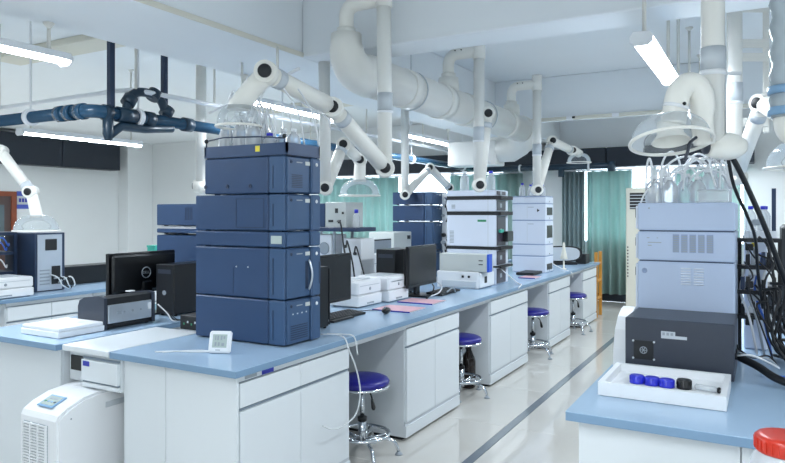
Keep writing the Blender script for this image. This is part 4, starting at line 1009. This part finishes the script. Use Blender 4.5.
gb = thing('reagent_bottle', 'small white bottle with blue cap on the dark shelf', 'bottle', (-3.05, 4.80, 1.366))
wb = MB().lathe([(.03, 0), (.032, .01), (.032, .09), (.014, .115), (.014, .13)], (-3.045, 4.79, 1.366), n=16).build('body', 'bottle_glass', gb)
MB().cyl((-3.045, 4.79, 1.49), (-3.045, 4.79, 1.52), .018, n=14).build('cap', 'cap_blue', gb)
# laptop-like grey screen and white boxes behind the printers
monitor('small grey-lit screen behind the white printers', -3.42, 5.86, .42, .22, 1.0, face=1, body='grey_plastic')
bx = thing('white_box', 'pale box with black connector, behind the grey-lit screen', 'instrument', (-3.6, 6.4, .80))
box('case', 'beige_grey', -3.78, -3.46, 6.2, 6.6, .802, 1.28, .006, bx)
box('connector', 'black_matt', -3.46, -3.445, 6.5, 6.55, 1.2, 1.24, parent=bx)
bx = thing('white_case', 'white equipment case standing behind the white printers', 'case', (-3.2, 5.3, .80))
box('case', 'white_plastic', -3.45, -3.26, 5.25, 5.62, .802, 1.09, .008, bx)
box('lid_seam', 'gap_shadow', -3.451, -3.259, 5.249, 5.621, 1.0, 1.004, parent=bx)
# clutter tower: rack of small bottles and tubing between the navy and banded stacks
cl = thing('valve_rack', 'cluttered white rack of valves and tubing between distant stacks', 'rack', (-3.2, 6.9, .80))
box('back_plate', 'white_plastic', -3.29, -3.12, 7.05, 7.09, .802, 1.72, .003, cl)
rnd = random.Random(5)
for k in range(22):
    x = -3.27 + rnd.random() * .13; z = 1.0 + rnd.random() * .68
    MB().cyl((x, 7.05, z), (x, 7.02 - rnd.random() * .03, z), .008 + rnd.random() * .016, n=8).build('valve', ('white_plastic', 'black_matt', 'grey_plastic', 'navy_deep', 'light_grey')[k % 5], cl)
for k in range(8):
    x = -3.28 + rnd.random() * .13; z = 1.0 + rnd.random() * .6
    MB().tube(curve([(x, 7.02, z), (x + .03, 6.96, z + .03), (x + .05, 6.98, z - .08), (x + .02, 7.02, z - .16)], 5), .006, 5).build('hose', ('cable_black', 'cable_white')[k % 2], cl)
# far end device with oval screen
ov = thing('oval_screen_device', 'oval-screened bench device at the far end of the central bench', 'device', (-2.35, 8.8, HB))
pts = []
for i in range(24):
    a = 2 * PI * i / 24; c_, s_ = math.cos(a), math.sin(a)
    pts.append((8.78 + .0 + .30 * math.copysign(abs(c_) ** .6, c_), .945 + .105 * math.copysign(abs(s_) ** .7, s_)))
M_ = Matrix.Translation((-2.36, 8.78, 0)) @ Matrix.Rotation(-.9, 4, 'Z') @ Matrix.Translation((2.36, -8.78, 0))
MB().prism(pts, 'x', -2.40, -2.34).xform(M_).build('frame', 'black_matt', ov)
MB().prism([(8.78 + (y - 8.78) * .88, .945 + (z - .945) * .86) for y, z in pts], 'x', -2.341, -2.333).xform(M_).build('screen', 'light_grey', ov)
MB().box(-2.44, -2.30, 8.56, 9.0, .802, .835, .006).xform(M_).build('base', 'black_matt', ov)
MB().box(-2.39, -2.35, 8.72, 8.84, .83, .86).xform(M_).build('neck', 'black_matt', ov)
solid('black_block', 'black_matt', 'black block right of the oval-screened device', 'device', -2.22, -2.08, 9.02, 9.24, .802, .93, .01)
cable('white lead hanging over the bench edge by the plain white stack', [(-2.15, 7.65, .9), (-2.08, 7.75, .84), (-2.03, 7.85, .806), (-1.995, 7.92, .78), (-1.99, 7.96, .72)], .006, 'cable_white')
wf = thing('wooden_ladder', 'yellow wooden folding ladder at the curtain end of the bench', 'ladder', (-2.05, 9.72, 0))
for y in (9.62, 9.9): box('stile', 'wood_yellow', -2.10, -2.055, y, y + .03, 0, .93, .003, wf)
for z in (.25, .5, .75): box('rung', 'wood_yellow', -2.095, -2.06, 9.65, 9.9, z, z + .035, .003, wf)
# lamp-shaped white funnel by the plain stack
tag(MB().lathe([(.045, 0), (.045, .004), (.02, .12), (.012, .2)], (-2.12, 8.05, .93), n=16).lathe([(.03, 0), (.03, .012), (.01, .014), (.01, .14)], (-2.12, 8.05, .801), n=14).build('funnel_stand', 'cream_paint', loc=(-2.12, 8.05, .801)), 'cream conical funnel on a stand after the plain white stack', 'funnel')
# far left bench
tw = thing('computer_tower', 'open grey-backed computer tower on the far left bench', 'computer', (-5.65, 3.6, HB), 'black computer towers')
box('case', 'navy_dark', -5.95, -5.50, 3.47, 3.75, .802, 1.315, .004, tw)
bk = box('back_plate', 'silver', -5.50, -5.495, 3.49, 3.72, .81, 1.30, parent=tw)
box('power_supply', 'black_matt', -5.497, -5.49, 3.56, 3.67, 1.16, 1.26, .004, bk)
for k in range(5): box('card_slot', 'grey_plastic', -5.497, -5.492, 3.51, 3.60, .86 + k * .03, .872 + k * .03, parent=bk)
box('port_block', 'black_matt', -5.497, -5.49, 3.62, 3.70, .86, 1.02, parent=bk)
rk = thing('server_rack', 'dark open rack of wiring at the left edge of the far left bench', 'rack', (-5.75, 3.2, HB))
box('back_board', 'navy_dark', -5.98, -5.95, 2.80, 3.42, .802, 1.33, parent=rk)
for z in (.802, .96, 1.13, 1.30): box('shelf', 'navy_dark', -5.95, -5.68, 2.80, 3.42, z, z + .025, parent=rk)
for y in (2.80, 3.395): box('upright', 'navy_dark', -5.70, -5.675, y, y + .025, .802, 1.33, parent=rk)
for k in range(16):
    y = 2.85 + rnd.random() * .5; z = .84 + rnd.choice([0, .16, .33]) + rnd.random() * .06
    MB().box(-5.93, -5.72, y, y + .04, z, z + .06).build('circuit_card', ('grey_plastic', 'navy_deep', 'green_led', 'light_grey')[k % 4], rk)
    MB().tube(curve([(-5.72, y, z + .03), (-5.67, y + .03, z + .05), (-5.66, y + .07, z - .02), (-5.70, y + .1, z)], 4), .006, 5).build('wire', ('cable_white', 'cable_black', 'cable_blue')[k % 3], rk)
for k in range(5): cable('cable looping out of the open computer tower', [(-5.49, 3.6 + .02 * k, .95 - .02 * k), (-5.42, 3.63 + .03 * k, .92), (-5.40, 3.66 + .03 * k, .85), (-5.46, 3.78, .808)], .006, ('cable_white', 'cable_black')[k % 2], 'cables of the open tower')
lb = thing('long_black_box', 'long low black box on the far left bench', 'box', (-5.85, 4.3, HB))
box('case', 'black_plastic', -6.0, -5.78, 3.90, 4.75, .803, .975, .006, lb)
MB().cyl((-5.85, 3.90, .93), (-5.85, 3.897, .93), .02, n=14).build('logo_disc', 'charcoal', lb)
for y in (3.95, 4.7): MB().cyl((-5.85, y, .8005), (-5.85, y, .804), .012, n=8).build('foot', 'black_matt', lb)
tb = thing('teal_box', 'teal carton on the far left bench behind the black monitor', 'carton', (-5.6, 4.9, HB))
box('carton_body', 'teal', -5.66, -5.54, 4.80, 4.93, .802, 1.13, .003, tb)
box('carton_lid', 'teal', -5.665, -5.535, 4.795, 4.935, 1.13, 1.15, .002, tb)

# ------------------------------------------------------------------ portable dehumidifier
dh = thing('dehumidifier', 'white portable dehumidifier with grille, tucked under the central bench end', 'dehumidifier', (-3.05, 2.15, 0))
x0, x1, y0, y1 = -3.20, -2.90, 1.94, 2.38
MB().prism([(y0 + .0, .02), (y0, .50), (y0 + .012, .525), (y0 + .06, .553), (y0 + .14, .582), (y0 + .24, .595), (y1, .597), (y1, .02)], 'x', x0 + .012, x1 - .012).build('shell', 'white_plastic', dh)
for a, b in ((x0, x0 + .012), (x1 - .012, x1)):
    MB().prism([(y0 + .012, .03), (y0 + .012, .50), (y0 + .022, .515), (y0 + .065, .542), (y0 + .142, .570), (y0 + .24, .583), (y1 - .008, .585), (y1 - .008, .03)], 'x', a, b).build('side_panel', 'white_plastic', dh)
gr = box('grille_back', 'grey_plastic', x0 + .035, x1 - .075, y0 - .003, y0, .10, .475, parent=dh)
for k in range(27): box('grille_slat', 'white_plastic', x0 + .035, x1 - .075, y0 - .010, y0 - .003, .106 + k * .0138, .1135 + k * .0138, parent=gr)
for k in range(4): box('grille_bar', 'white_plastic', x0 + .035 + k * .0605, x0 + .0415 + k * .0605, y0 - .012, y0 - .003, .10, .475, parent=gr)
s_, c_ = math.sin(math.atan2(.029, .08)), math.cos(math.atan2(.029, .08))
Mx = Matrix.Translation((-3.055, y0 + .075, .5615)) @ Matrix.Rotation(math.atan2(.029, .08), 4, 'X')
cp = MB().box(-.06, .06, -.045, .045, -.002, .004, .003, Mx).build('control_panel', 'panel_blue', dh)
MB().box(-.048, .048, -.033, .033, .004, .0055, 0, Mx).build('panel_face', 'lcd', cp)
for k in range(4): MB().box(-.04 + k * .024, -.028 + k * .024, -.014, -.004, .0055, .0075, 0, Mx).build('key', ('green_led', 'panel_blue', 'panel_blue', 'navy')[k], cp)
MB().box(-.03, .03, .01, .02, .0055, .0065, 0, Mx).build('legend', 'grey_plastic', cp)
MB().box(-.05, .05, .05, .075, -.006, .004, .004, Matrix.Translation((-3.0, y0 + .15, .583))).build('top_lid', 'white_plastic', dh)
box('side_grip', 'light_grey', x1 - .001, x1 + .002, y0 + .26, y0 + .40, .505, .535, .003, dh)
MB().cyl((x1, y0 + .07, .50), (x1 + .002, y0 + .07, .50), .004, n=8).build('screw', 'grey_plastic', dh)
for x in (x0 + .04, x1 - .04):
    for y in (y0 + .06, y1 - .06): MB().cyl((x - .01, y, .018), (x + .01, y, .018), .018, n=12).build('castor', 'black_matt', dh)

# ------------------------------------------------------------------ thermometer clock, its lead, the white hose
tk = thing('thermometer_clock', 'white digital thermometer clock at the near end of the central bench', 'clock', (-2.325, 2.415, HB))
Mx = Matrix.Translation((-2.325, 2.405, .803)) @ Matrix.Rotation(.42, 4, 'Z') @ Matrix.Rotation(-.30, 4, 'X')
MB().box(-.056, .056, -.008, .014, 0, .108, .008, Mx).build('case', 'white_plastic', tk)
lc = MB().box(-.036, .036, -.0095, -.008, .026, .090, 0, Mx).build('display', 'lcd', tk)
for a, b, z0_, z1_ in ((-.024, -.018, .062, .084), (-.013, -.004, .062, .084), (.004, .013, .062, .084), (.018, .027, .068, .082), (-.024, -.014, .034, .052), (-.008, .002, .034, .052), (.010, .024, .034, .048)):
    MB().box(a, b, -.0100, -.0095, z0_, z1_, 0, Mx).build('digit', 'grey_plastic', lc)
MB().box(-.018, .006, -.0090, -.008, .012, .016, 0, Mx).build('print', 'grey_plastic', tk)
MB().box(-.03, .03, .014, .04, .002, .02, .003, Matrix.Translation((-2.325, 2.415, .801)) @ Matrix.Rotation(.42, 4, 'Z')).build('prop', 'white_plastic', tk)
cable('white sensor lead trailing left of the thermometer clock', [(-2.38, 2.40, .806), (-2.46, 2.36, .805), (-2.54, 2.33, .804), (-2.62, 2.27, .804)], .004, 'cable_white')
cable('second white sensor lead beside the thermometer clock', [(-2.38, 2.41, .806), (-2.45, 2.40, .805), (-2.52, 2.35, .804), (-2.58, 2.28, .804)], .003, 'cable_white')
tag(MB().tube(curve([(-2.16, 3.03, .81), (-2.06, 3.04, .815), (-2.0, 3.03, .80), (-1.98, 3.04, .74), (-1.97, 3.10, .62), (-1.97, 3.14, .48), (-1.975, 3.10, .37), (-1.985, 2.98, .335), (-1.985, 2.88, .35), (-2.0, 2.82, .38)], 6), .0042, 8).build('drain_hose', 'tubing', loc=(-2.0, 3.0, .6)), 'clear drain hose looping down the near cabinet front', 'hose')
tag(MB().tube(curve([(-2.14, 3.06, .81), (-2.05, 3.08, .812), (-1.985, 3.10, .80), (-1.975, 3.12, .70)], 6), .004, 8).build('drain_hose', 'tubing', loc=(-2.0, 3.1, .7)), 'short clear hose end beside the looping drain hose', 'hose')
cable('white cable curling over the bench edge below the banded stack', [(-2.22, 6.1, .95), (-2.13, 6.15, .86), (-2.08, 6.2, .806), (-2.02, 6.12, .803), (-1.99, 5.95, .79)], .006, 'cable_white')

# ------------------------------------------------------------------ floor bottles
def tall_bottle(label, x, y, h, r, m, capm, group=None, z=0.0):
    t = thing('solvent_bottle', label, 'bottle', (x, y, z), group)
    MB().lathe([(r * .9, .001), (r, .012), (r, h * .62), (r * .85, h * .72), (r * .35, h * .84), (r * .33, h * .93)], (x, y, z), n=20, close=False).build('body', m, t)
    MB().lathe([(0, h * .9), (r * .42, h * .9), (r * .42, h), (0, h)], (x, y, z), n=16).build('cap', capm, t)
    return t
tall_bottle('dark brown bottle on the floor by the second stool', -2.2, 5.245, .36, .062, 'brown_bottle', 'cap_black')
tall_bottle('white waste bottle with dark base by the farthest stool', -2.3, 8.08, .36, .05, 'white_plastic', 'white_plastic')
tall_bottle('brown bottle on the floor by the nearest stool', -2.25, 3.2, .20, .045, 'brown_bottle', 'cap_black')

# ------------------------------------------------------------------ bottles, bags and tubing on the stacks
def bottle(label, x, y, z, r, h, capm='white_plastic', group=None, fill=.4):
    t = thing('solvent_bottle', label, 'bottle', (x, y, z), group)
    MB().lathe([(r * .92, 0), (r, .006), (r, h * .62), (r * .8, h * .74), (r * .36, h * .86), (r * .36, h * .95)], (x, y, z + .001), n=18).build('body', 'bottle_glass', t)
    c = MB().lathe([(0, h * .9), (r * .46, h * .9), (r * .46, h * 1.03), (0, h * 1.03)], (x, y, z + .001), n=14).build('cap', capm, t)
    return t
NB = 'clear bottles on the near navy stack'; zb = 1.801
for i, (x, y, r, h, cm) in enumerate(((-2.61, 2.76, .045, .19, 'white_plastic'), (-2.51, 2.77, .046, .22, 'white_plastic'), (-2.41, 2.75, .043, .20, 'white_plastic'), (-2.45, 2.88, .045, .21, 'white_plastic'),
                                      (-2.32, 2.78, .038, .115, 'cap_blue'), (-2.32, 2.90, .040, .15, 'white_plastic'), (-2.58, 2.91, .042, .16, 'white_plastic'), (-2.22, 2.86, .038, .14, 'white_plastic'))):
    bottle(('clear bottle with white cap at the front left of the near navy stack', 'tallest clear bottle, front row of the near navy stack', 'clear bottle with white cap, front row middle of the near navy stack', 'clear bottle with white cap, back row middle of the near navy stack',
            'short clear bottle with blue cap on the near navy stack', 'clear bottle with white cap behind the blue-capped one', 'clear bottle with white cap at the back left of the near navy stack', 'clear bottle with white cap nearest the aisle on the near navy stack')[i], x, y, zb, r, h, cm, NB)
RT = random.Random(11)
def loops(n, xa, xb, ya, yb, z, hmin, hmax, label, group, r=.004, m='tubing', reach=.22):
    for k in range(n):
        x, y = RT.uniform(xa, xb), RT.uniform(ya, yb); a = RT.uniform(0, 2 * PI); d = RT.uniform(.4, 1) * reach; h = RT.uniform(hmin, hmax)
        x2 = min(max(x + d * math.cos(a), xa), xb); y2 = min(max(y + d * math.sin(a), ya), yb)
        cable(label, [(x, y, z), (x * .85 + x2 * .15, y * .85 + y2 * .15, z + h * .75), ((x + x2) / 2, (y + y2) / 2, z + h), (x * .15 + x2 * .85, y * .15 + y2 * .85, z + h * .72), (x2, y2, z + .01)], r, m, group, 6, 'tubing', 'tubing_loop')
loops(13, -2.64, -2.17, 2.74, 2.94, 1.87, .10, .30, 'thin clear tubing looped above the near navy stack', 'tubing loops above the near navy stack', .0045, 'cable_white', .26)
for k, (x, y) in enumerate(((-2.20, 2.93), (-2.14, 2.98))):
    cable('white suction line from the near navy stack to the arm', [(x, y, 1.86), (x - .02, y - .02, 2.02), (x - .06, y - .05, 2.12), (x - .05, y - .12, 2.16)], .005, 'cable_white', 'suction lines at the near navy stack', 6, 'tubing', 'suction_line')
cable('thin white line slung below the near extraction arm', [(-2.40, 2.72, 1.95), (-2.34, 2.73, 2.10), (-2.30, 2.76, 2.17), (-2.29, 2.9, 2.15), (-2.27, 3.1, 2.09), (-2.25, 3.22, 2.05), (-2.25, 3.25, 2.0)], .005, 'cable_white')
RB = 'clear bottles on the right pale stack'; zb = 1.5385
for i, (x, y, r, h) in enumerate(((-.47, 3.46, .038, .13), (-.39, 3.42, .036, .12), (-.42, 3.56, .040, .15), (-.33, 3.55, .040, .14), (-.23, 3.52, .040, .16), (-.27, 3.44, .036, .12), (-.17, 3.58, .040, .15))):
    bottle('clear bottle with white cap on the right pale stack, ' + ('leftmost in front', 'second in front', 'back left', 'back middle', 'tallest one', 'beside the clear carton', 'rear right')[i], x, y, zb, r, h, 'white_plastic', RB)
cc = thing('clear_carton', 'clear square carton at the right end of the pale stack', 'container', (-.20, 3.41, zb))
box('walls', 'bottle_glass', -.265, -.135, 3.36, 3.41, zb + .001, zb + .055, .003, cc)
box('carton_lid', 'bottle_glass', -.268, -.132, 3.358, 3.412, zb + .055, zb + .06, parent=cc)
loops(22, -.50, -.13, 3.42, 3.68, 1.60, .09, .20, 'thin clear tubing looped above the right pale stack', 'tubing loops above the right pale stack', .0052, 'cable_white', .34)
cable('clear tube arching down to the left corner of the pale stack', [(-.52, 3.40, 1.54), (-.50, 3.42, 1.59), (-.44, 3.45, 1.66), (-.36, 3.48, 1.69), (-.30, 3.5, 1.66)], .005, 'cable_white', None, 6, 'tubing', 'tubing_loop')
# bottles on the two middle stacks
for lab, x, y, z, cm in (('clear bottle with blue cap, left one on the banded stack', -2.44, 6.10, 1.713, 'cap_blue'), ('clear bottle with blue cap, right one on the banded stack', -2.36, 6.2, 1.713, 'cap_blue'), ('clear bottle with white cap at the left of the banded stack', -2.62, 6.15, 1.713, 'white_plastic')):
    bottle(lab, x, y, z, .045, .19, cm, 'bottles on the banded stack')
cable('tube curling out of the bottle on the banded stack', [(-2.44, 6.10, 1.90), (-2.44, 6.10, 1.97), (-2.40, 6.13, 2.02), (-2.34, 6.16, 1.98)], .005, 'cable_white', None, 6, 'tubing', 'tubing_loop')
for k, (x, y) in enumerate(((-2.48, 7.55), (-2.40, 7.62), (-2.34, 7.54), (-2.27, 7.66))):
    bottle('small clear bottle with blue cap, ' + ('first', 'second', 'third', 'last')[k] + ' from the left on the plain white stack', x, y, 1.687, .035, .15 - .015 * (k % 2), 'cap_blue', 'bottles on the plain white stack')

# ------------------------------------------------------------------ clutter on the right bench
pb = thing('pump_tower', 'narrow pale pump tower behind the cables on the right bench', 'pump', (-.02, 3.9, HB))
box('case', 'instrument_white', -.085, .02, 3.80, 4.05, .802, 1.36, .006, pb)
box('yellow_tag', 'yellow', -.05, -.03, 3.797, 3.80, 1.32, 1.34, parent=pb)
box('side_slot', 'grey_plastic', -.087, -.085, 3.85, 4.0, 1.0, 1.2, parent=pb)
hr_ = thing('bottle_shelf', 'narrow shelf of blue-capped bottles behind the right pale stack', 'shelf', (-.03, 3.95, 1.36))
box('shelf_plate', 'black_matt', -.085, .06, 3.80, 4.05, 1.3605, 1.39, .003, hr_)
box('shelf_edge', 'white_plastic', -.085, .06, 3.79, 3.80, 1.365, 1.40, parent=hr_)
box('shelf_post', 'navy_deep', .04, .06, 4.03, 4.05, 1.39, 1.62, parent=hr_)
for k, (x, y) in enumerate(((-.055, 3.84), (.0, 3.86), (.01, 3.97))): bottle('small bottle with blue cap on the narrow shelf, ' + ('left', 'middle', 'rear')[k] + ' one', x, y, 1.391, .026, .13, 'cap_blue', 'bottles on the narrow shelf')
mm = thing('monitor', 'dark monitor turned edge-on behind the right cables', 'monitor', (.17, 4.4, HB), 'flat black monitors')
MB().box(.09, .14, 4.25, 4.75, 1.0, 1.42, .015).build('shell', 'black_matt', mm)
MB().box(.10, .16, 4.45, 4.55, .81, 1.05, .008).build('stand_neck', 'black_matt', mm)
MB().box(.02, .22, 4.38, 4.62, .802, .815, .004).build('stand_foot', 'black_matt', mm)
tower('black tower on the right bench behind the cables', .02, .20, 4.95, 5.3, .21)
RC = random.Random(3)
cg = thing('cable_rack', 'black open rack of plugs and wiring behind the right pale stack', 'rack', (-.01, 3.68, HB))
for x in (-.10, .07): box('upright', 'black_matt', x - .008, x + .008, 3.66, 3.68, .802, 1.36, parent=cg)
for z in (.98, 1.10, 1.22, 1.35): box('shelf', 'black_matt', -.108, .078, 3.60, 3.70, z, z + .018, parent=cg)
for k in range(14):
    x = -.095 + .022 * (k % 7); z = (1.0, 1.12, 1.24)[k % 3]
    box('connector', ('black_matt', 'black_plastic', 'grey_plastic', 'navy_deep')[k % 4], x, x + .018, 3.605, 3.66, z, z + .05 + .012 * (k % 2), .002, cg)
for k in range(17):
    x = RC.uniform(-.08, .12); y = RC.uniform(3.40, 3.59); z = RC.uniform(1.0, 1.42)
    cable('black cable in the tangle at the right of the pale stack', [(x, y, z), (x + RC.uniform(.02, .07), y - .03, z - RC.uniform(.0, .1)), (x + RC.uniform(.0, .12), y - .05, z - RC.uniform(.1, .25)), (x + RC.uniform(.02, .14), y - .05, max(.815, z - RC.uniform(.25, .45))), (x + RC.uniform(.06, .22), y + RC.uniform(-.1, .1), .812)], RC.choice([.004, .005, .007]), 'cable_black', 'tangled black cables on the right', 6)
for k, (cm) in enumerate(('cable_white', 'grey_plastic', 'cable_blue', 'cable_white')):
    x = -.085 + .03 * k
    cable('pale cable in the tangle at the right of the pale stack', [(x, 3.72, 1.38 - .05 * k), (x + .02, 3.66, 1.28), (x - .01, 3.62, 1.12), (x + .03, 3.6, .98), (x + .06, 3.6, .815)], .006, cm, 'pale cables on the right', 6)
for k in range(9):
    z = .95 + .06 * k; x = -.075 + .014 * (k % 3)
    solid('cable_plug', ('black_matt', 'light_grey', 'grey_plastic')[k % 3], 'small plug on the back of the right pale stack', 'plug', x, x + .035, 3.60, 3.65, z, z + .03, .004, 'plugs behind the right pale stack')
tag(MB().tube(curve([(-.115, 2.99, 1.73), (-.07, 3.08, 1.63), (.0, 3.2, 1.45), (.05, 3.28, 1.30), (.10, 3.35, 1.15), (.16, 3.4, .98), (.22, 3.45, .83)], 7), .011, 10).build('black_hose', 'cable_black', loc=(0, 3.2, 1.4)), 'thick black hose sweeping down from the near right riser', 'hose')
tag(MB().tube(curve([(-.125, 2.99, 1.72), (-.105, 3.10, 1.60), (-.06, 3.2, 1.48), (-.03, 3.3, 1.38), (-.02, 3.42, 1.22), (.0, 3.5, 1.05)], 7), .007, 8).build('black_hose', 'cable_black', loc=(0, 3.2, 1.4)), 'thin black hose dropping behind the right pale stack', 'hose')
tag(MB().tube(curve([(-.09, 3.16, .88), (-.02, 3.10, .86), (.05, 3.04, .83), (.14, 2.98, .822), (.3, 2.93, .822)], 6), .016, 10).build('black_hose', 'cable_black', loc=(0, 3.1, .86)), 'thick black power hose leaving the charcoal box', 'hose')
cable('bright blue network cable on the right bench', [(-.07, 3.20, .86), (.0, 3.18, .82), (.1, 3.2, .806), (.3, 3.19, .806)], .004, 'cable_blue')
for k in range(3): cable('pale wire at the socket side of the charcoal box', [(-.094, 3.08 + k * .08, .90), (-.04, 3.06 + k * .08, .91 - .02 * k), (.02, 3.1 + k * .07, .88), (.06, 3.2, .84)], .004, ('cable_white', 'grey_plastic', 'cable_black')[k], 'wires at the charcoal box')
# floor-standing air conditioner beyond the curtain gap
ac = thing('air_conditioner', 'tall cream floor-standing air conditioner under the bright window', 'air conditioner', (-1.55, 10.9, 0))
box('cabinet', 'cream_paint', -1.86, -1.36, 10.72, 11.05, .0, 1.88, .012, ac)
box('louvre_recess', 'black_matt', -1.80, -1.42, 10.712, 10.722, 1.55, 1.80, .004, ac)
for k in range(5): box('louvre', 'light_grey', -1.80, -1.42, 10.704, 10.716, 1.565 + k * .048, 1.578 + k * .048, parent=ac)
for k in range(10): box('side_hole', 'black_matt', -1.84, -1.82, 10.716, 10.722, .5 + k * .05, .52 + k * .05, parent=ac)
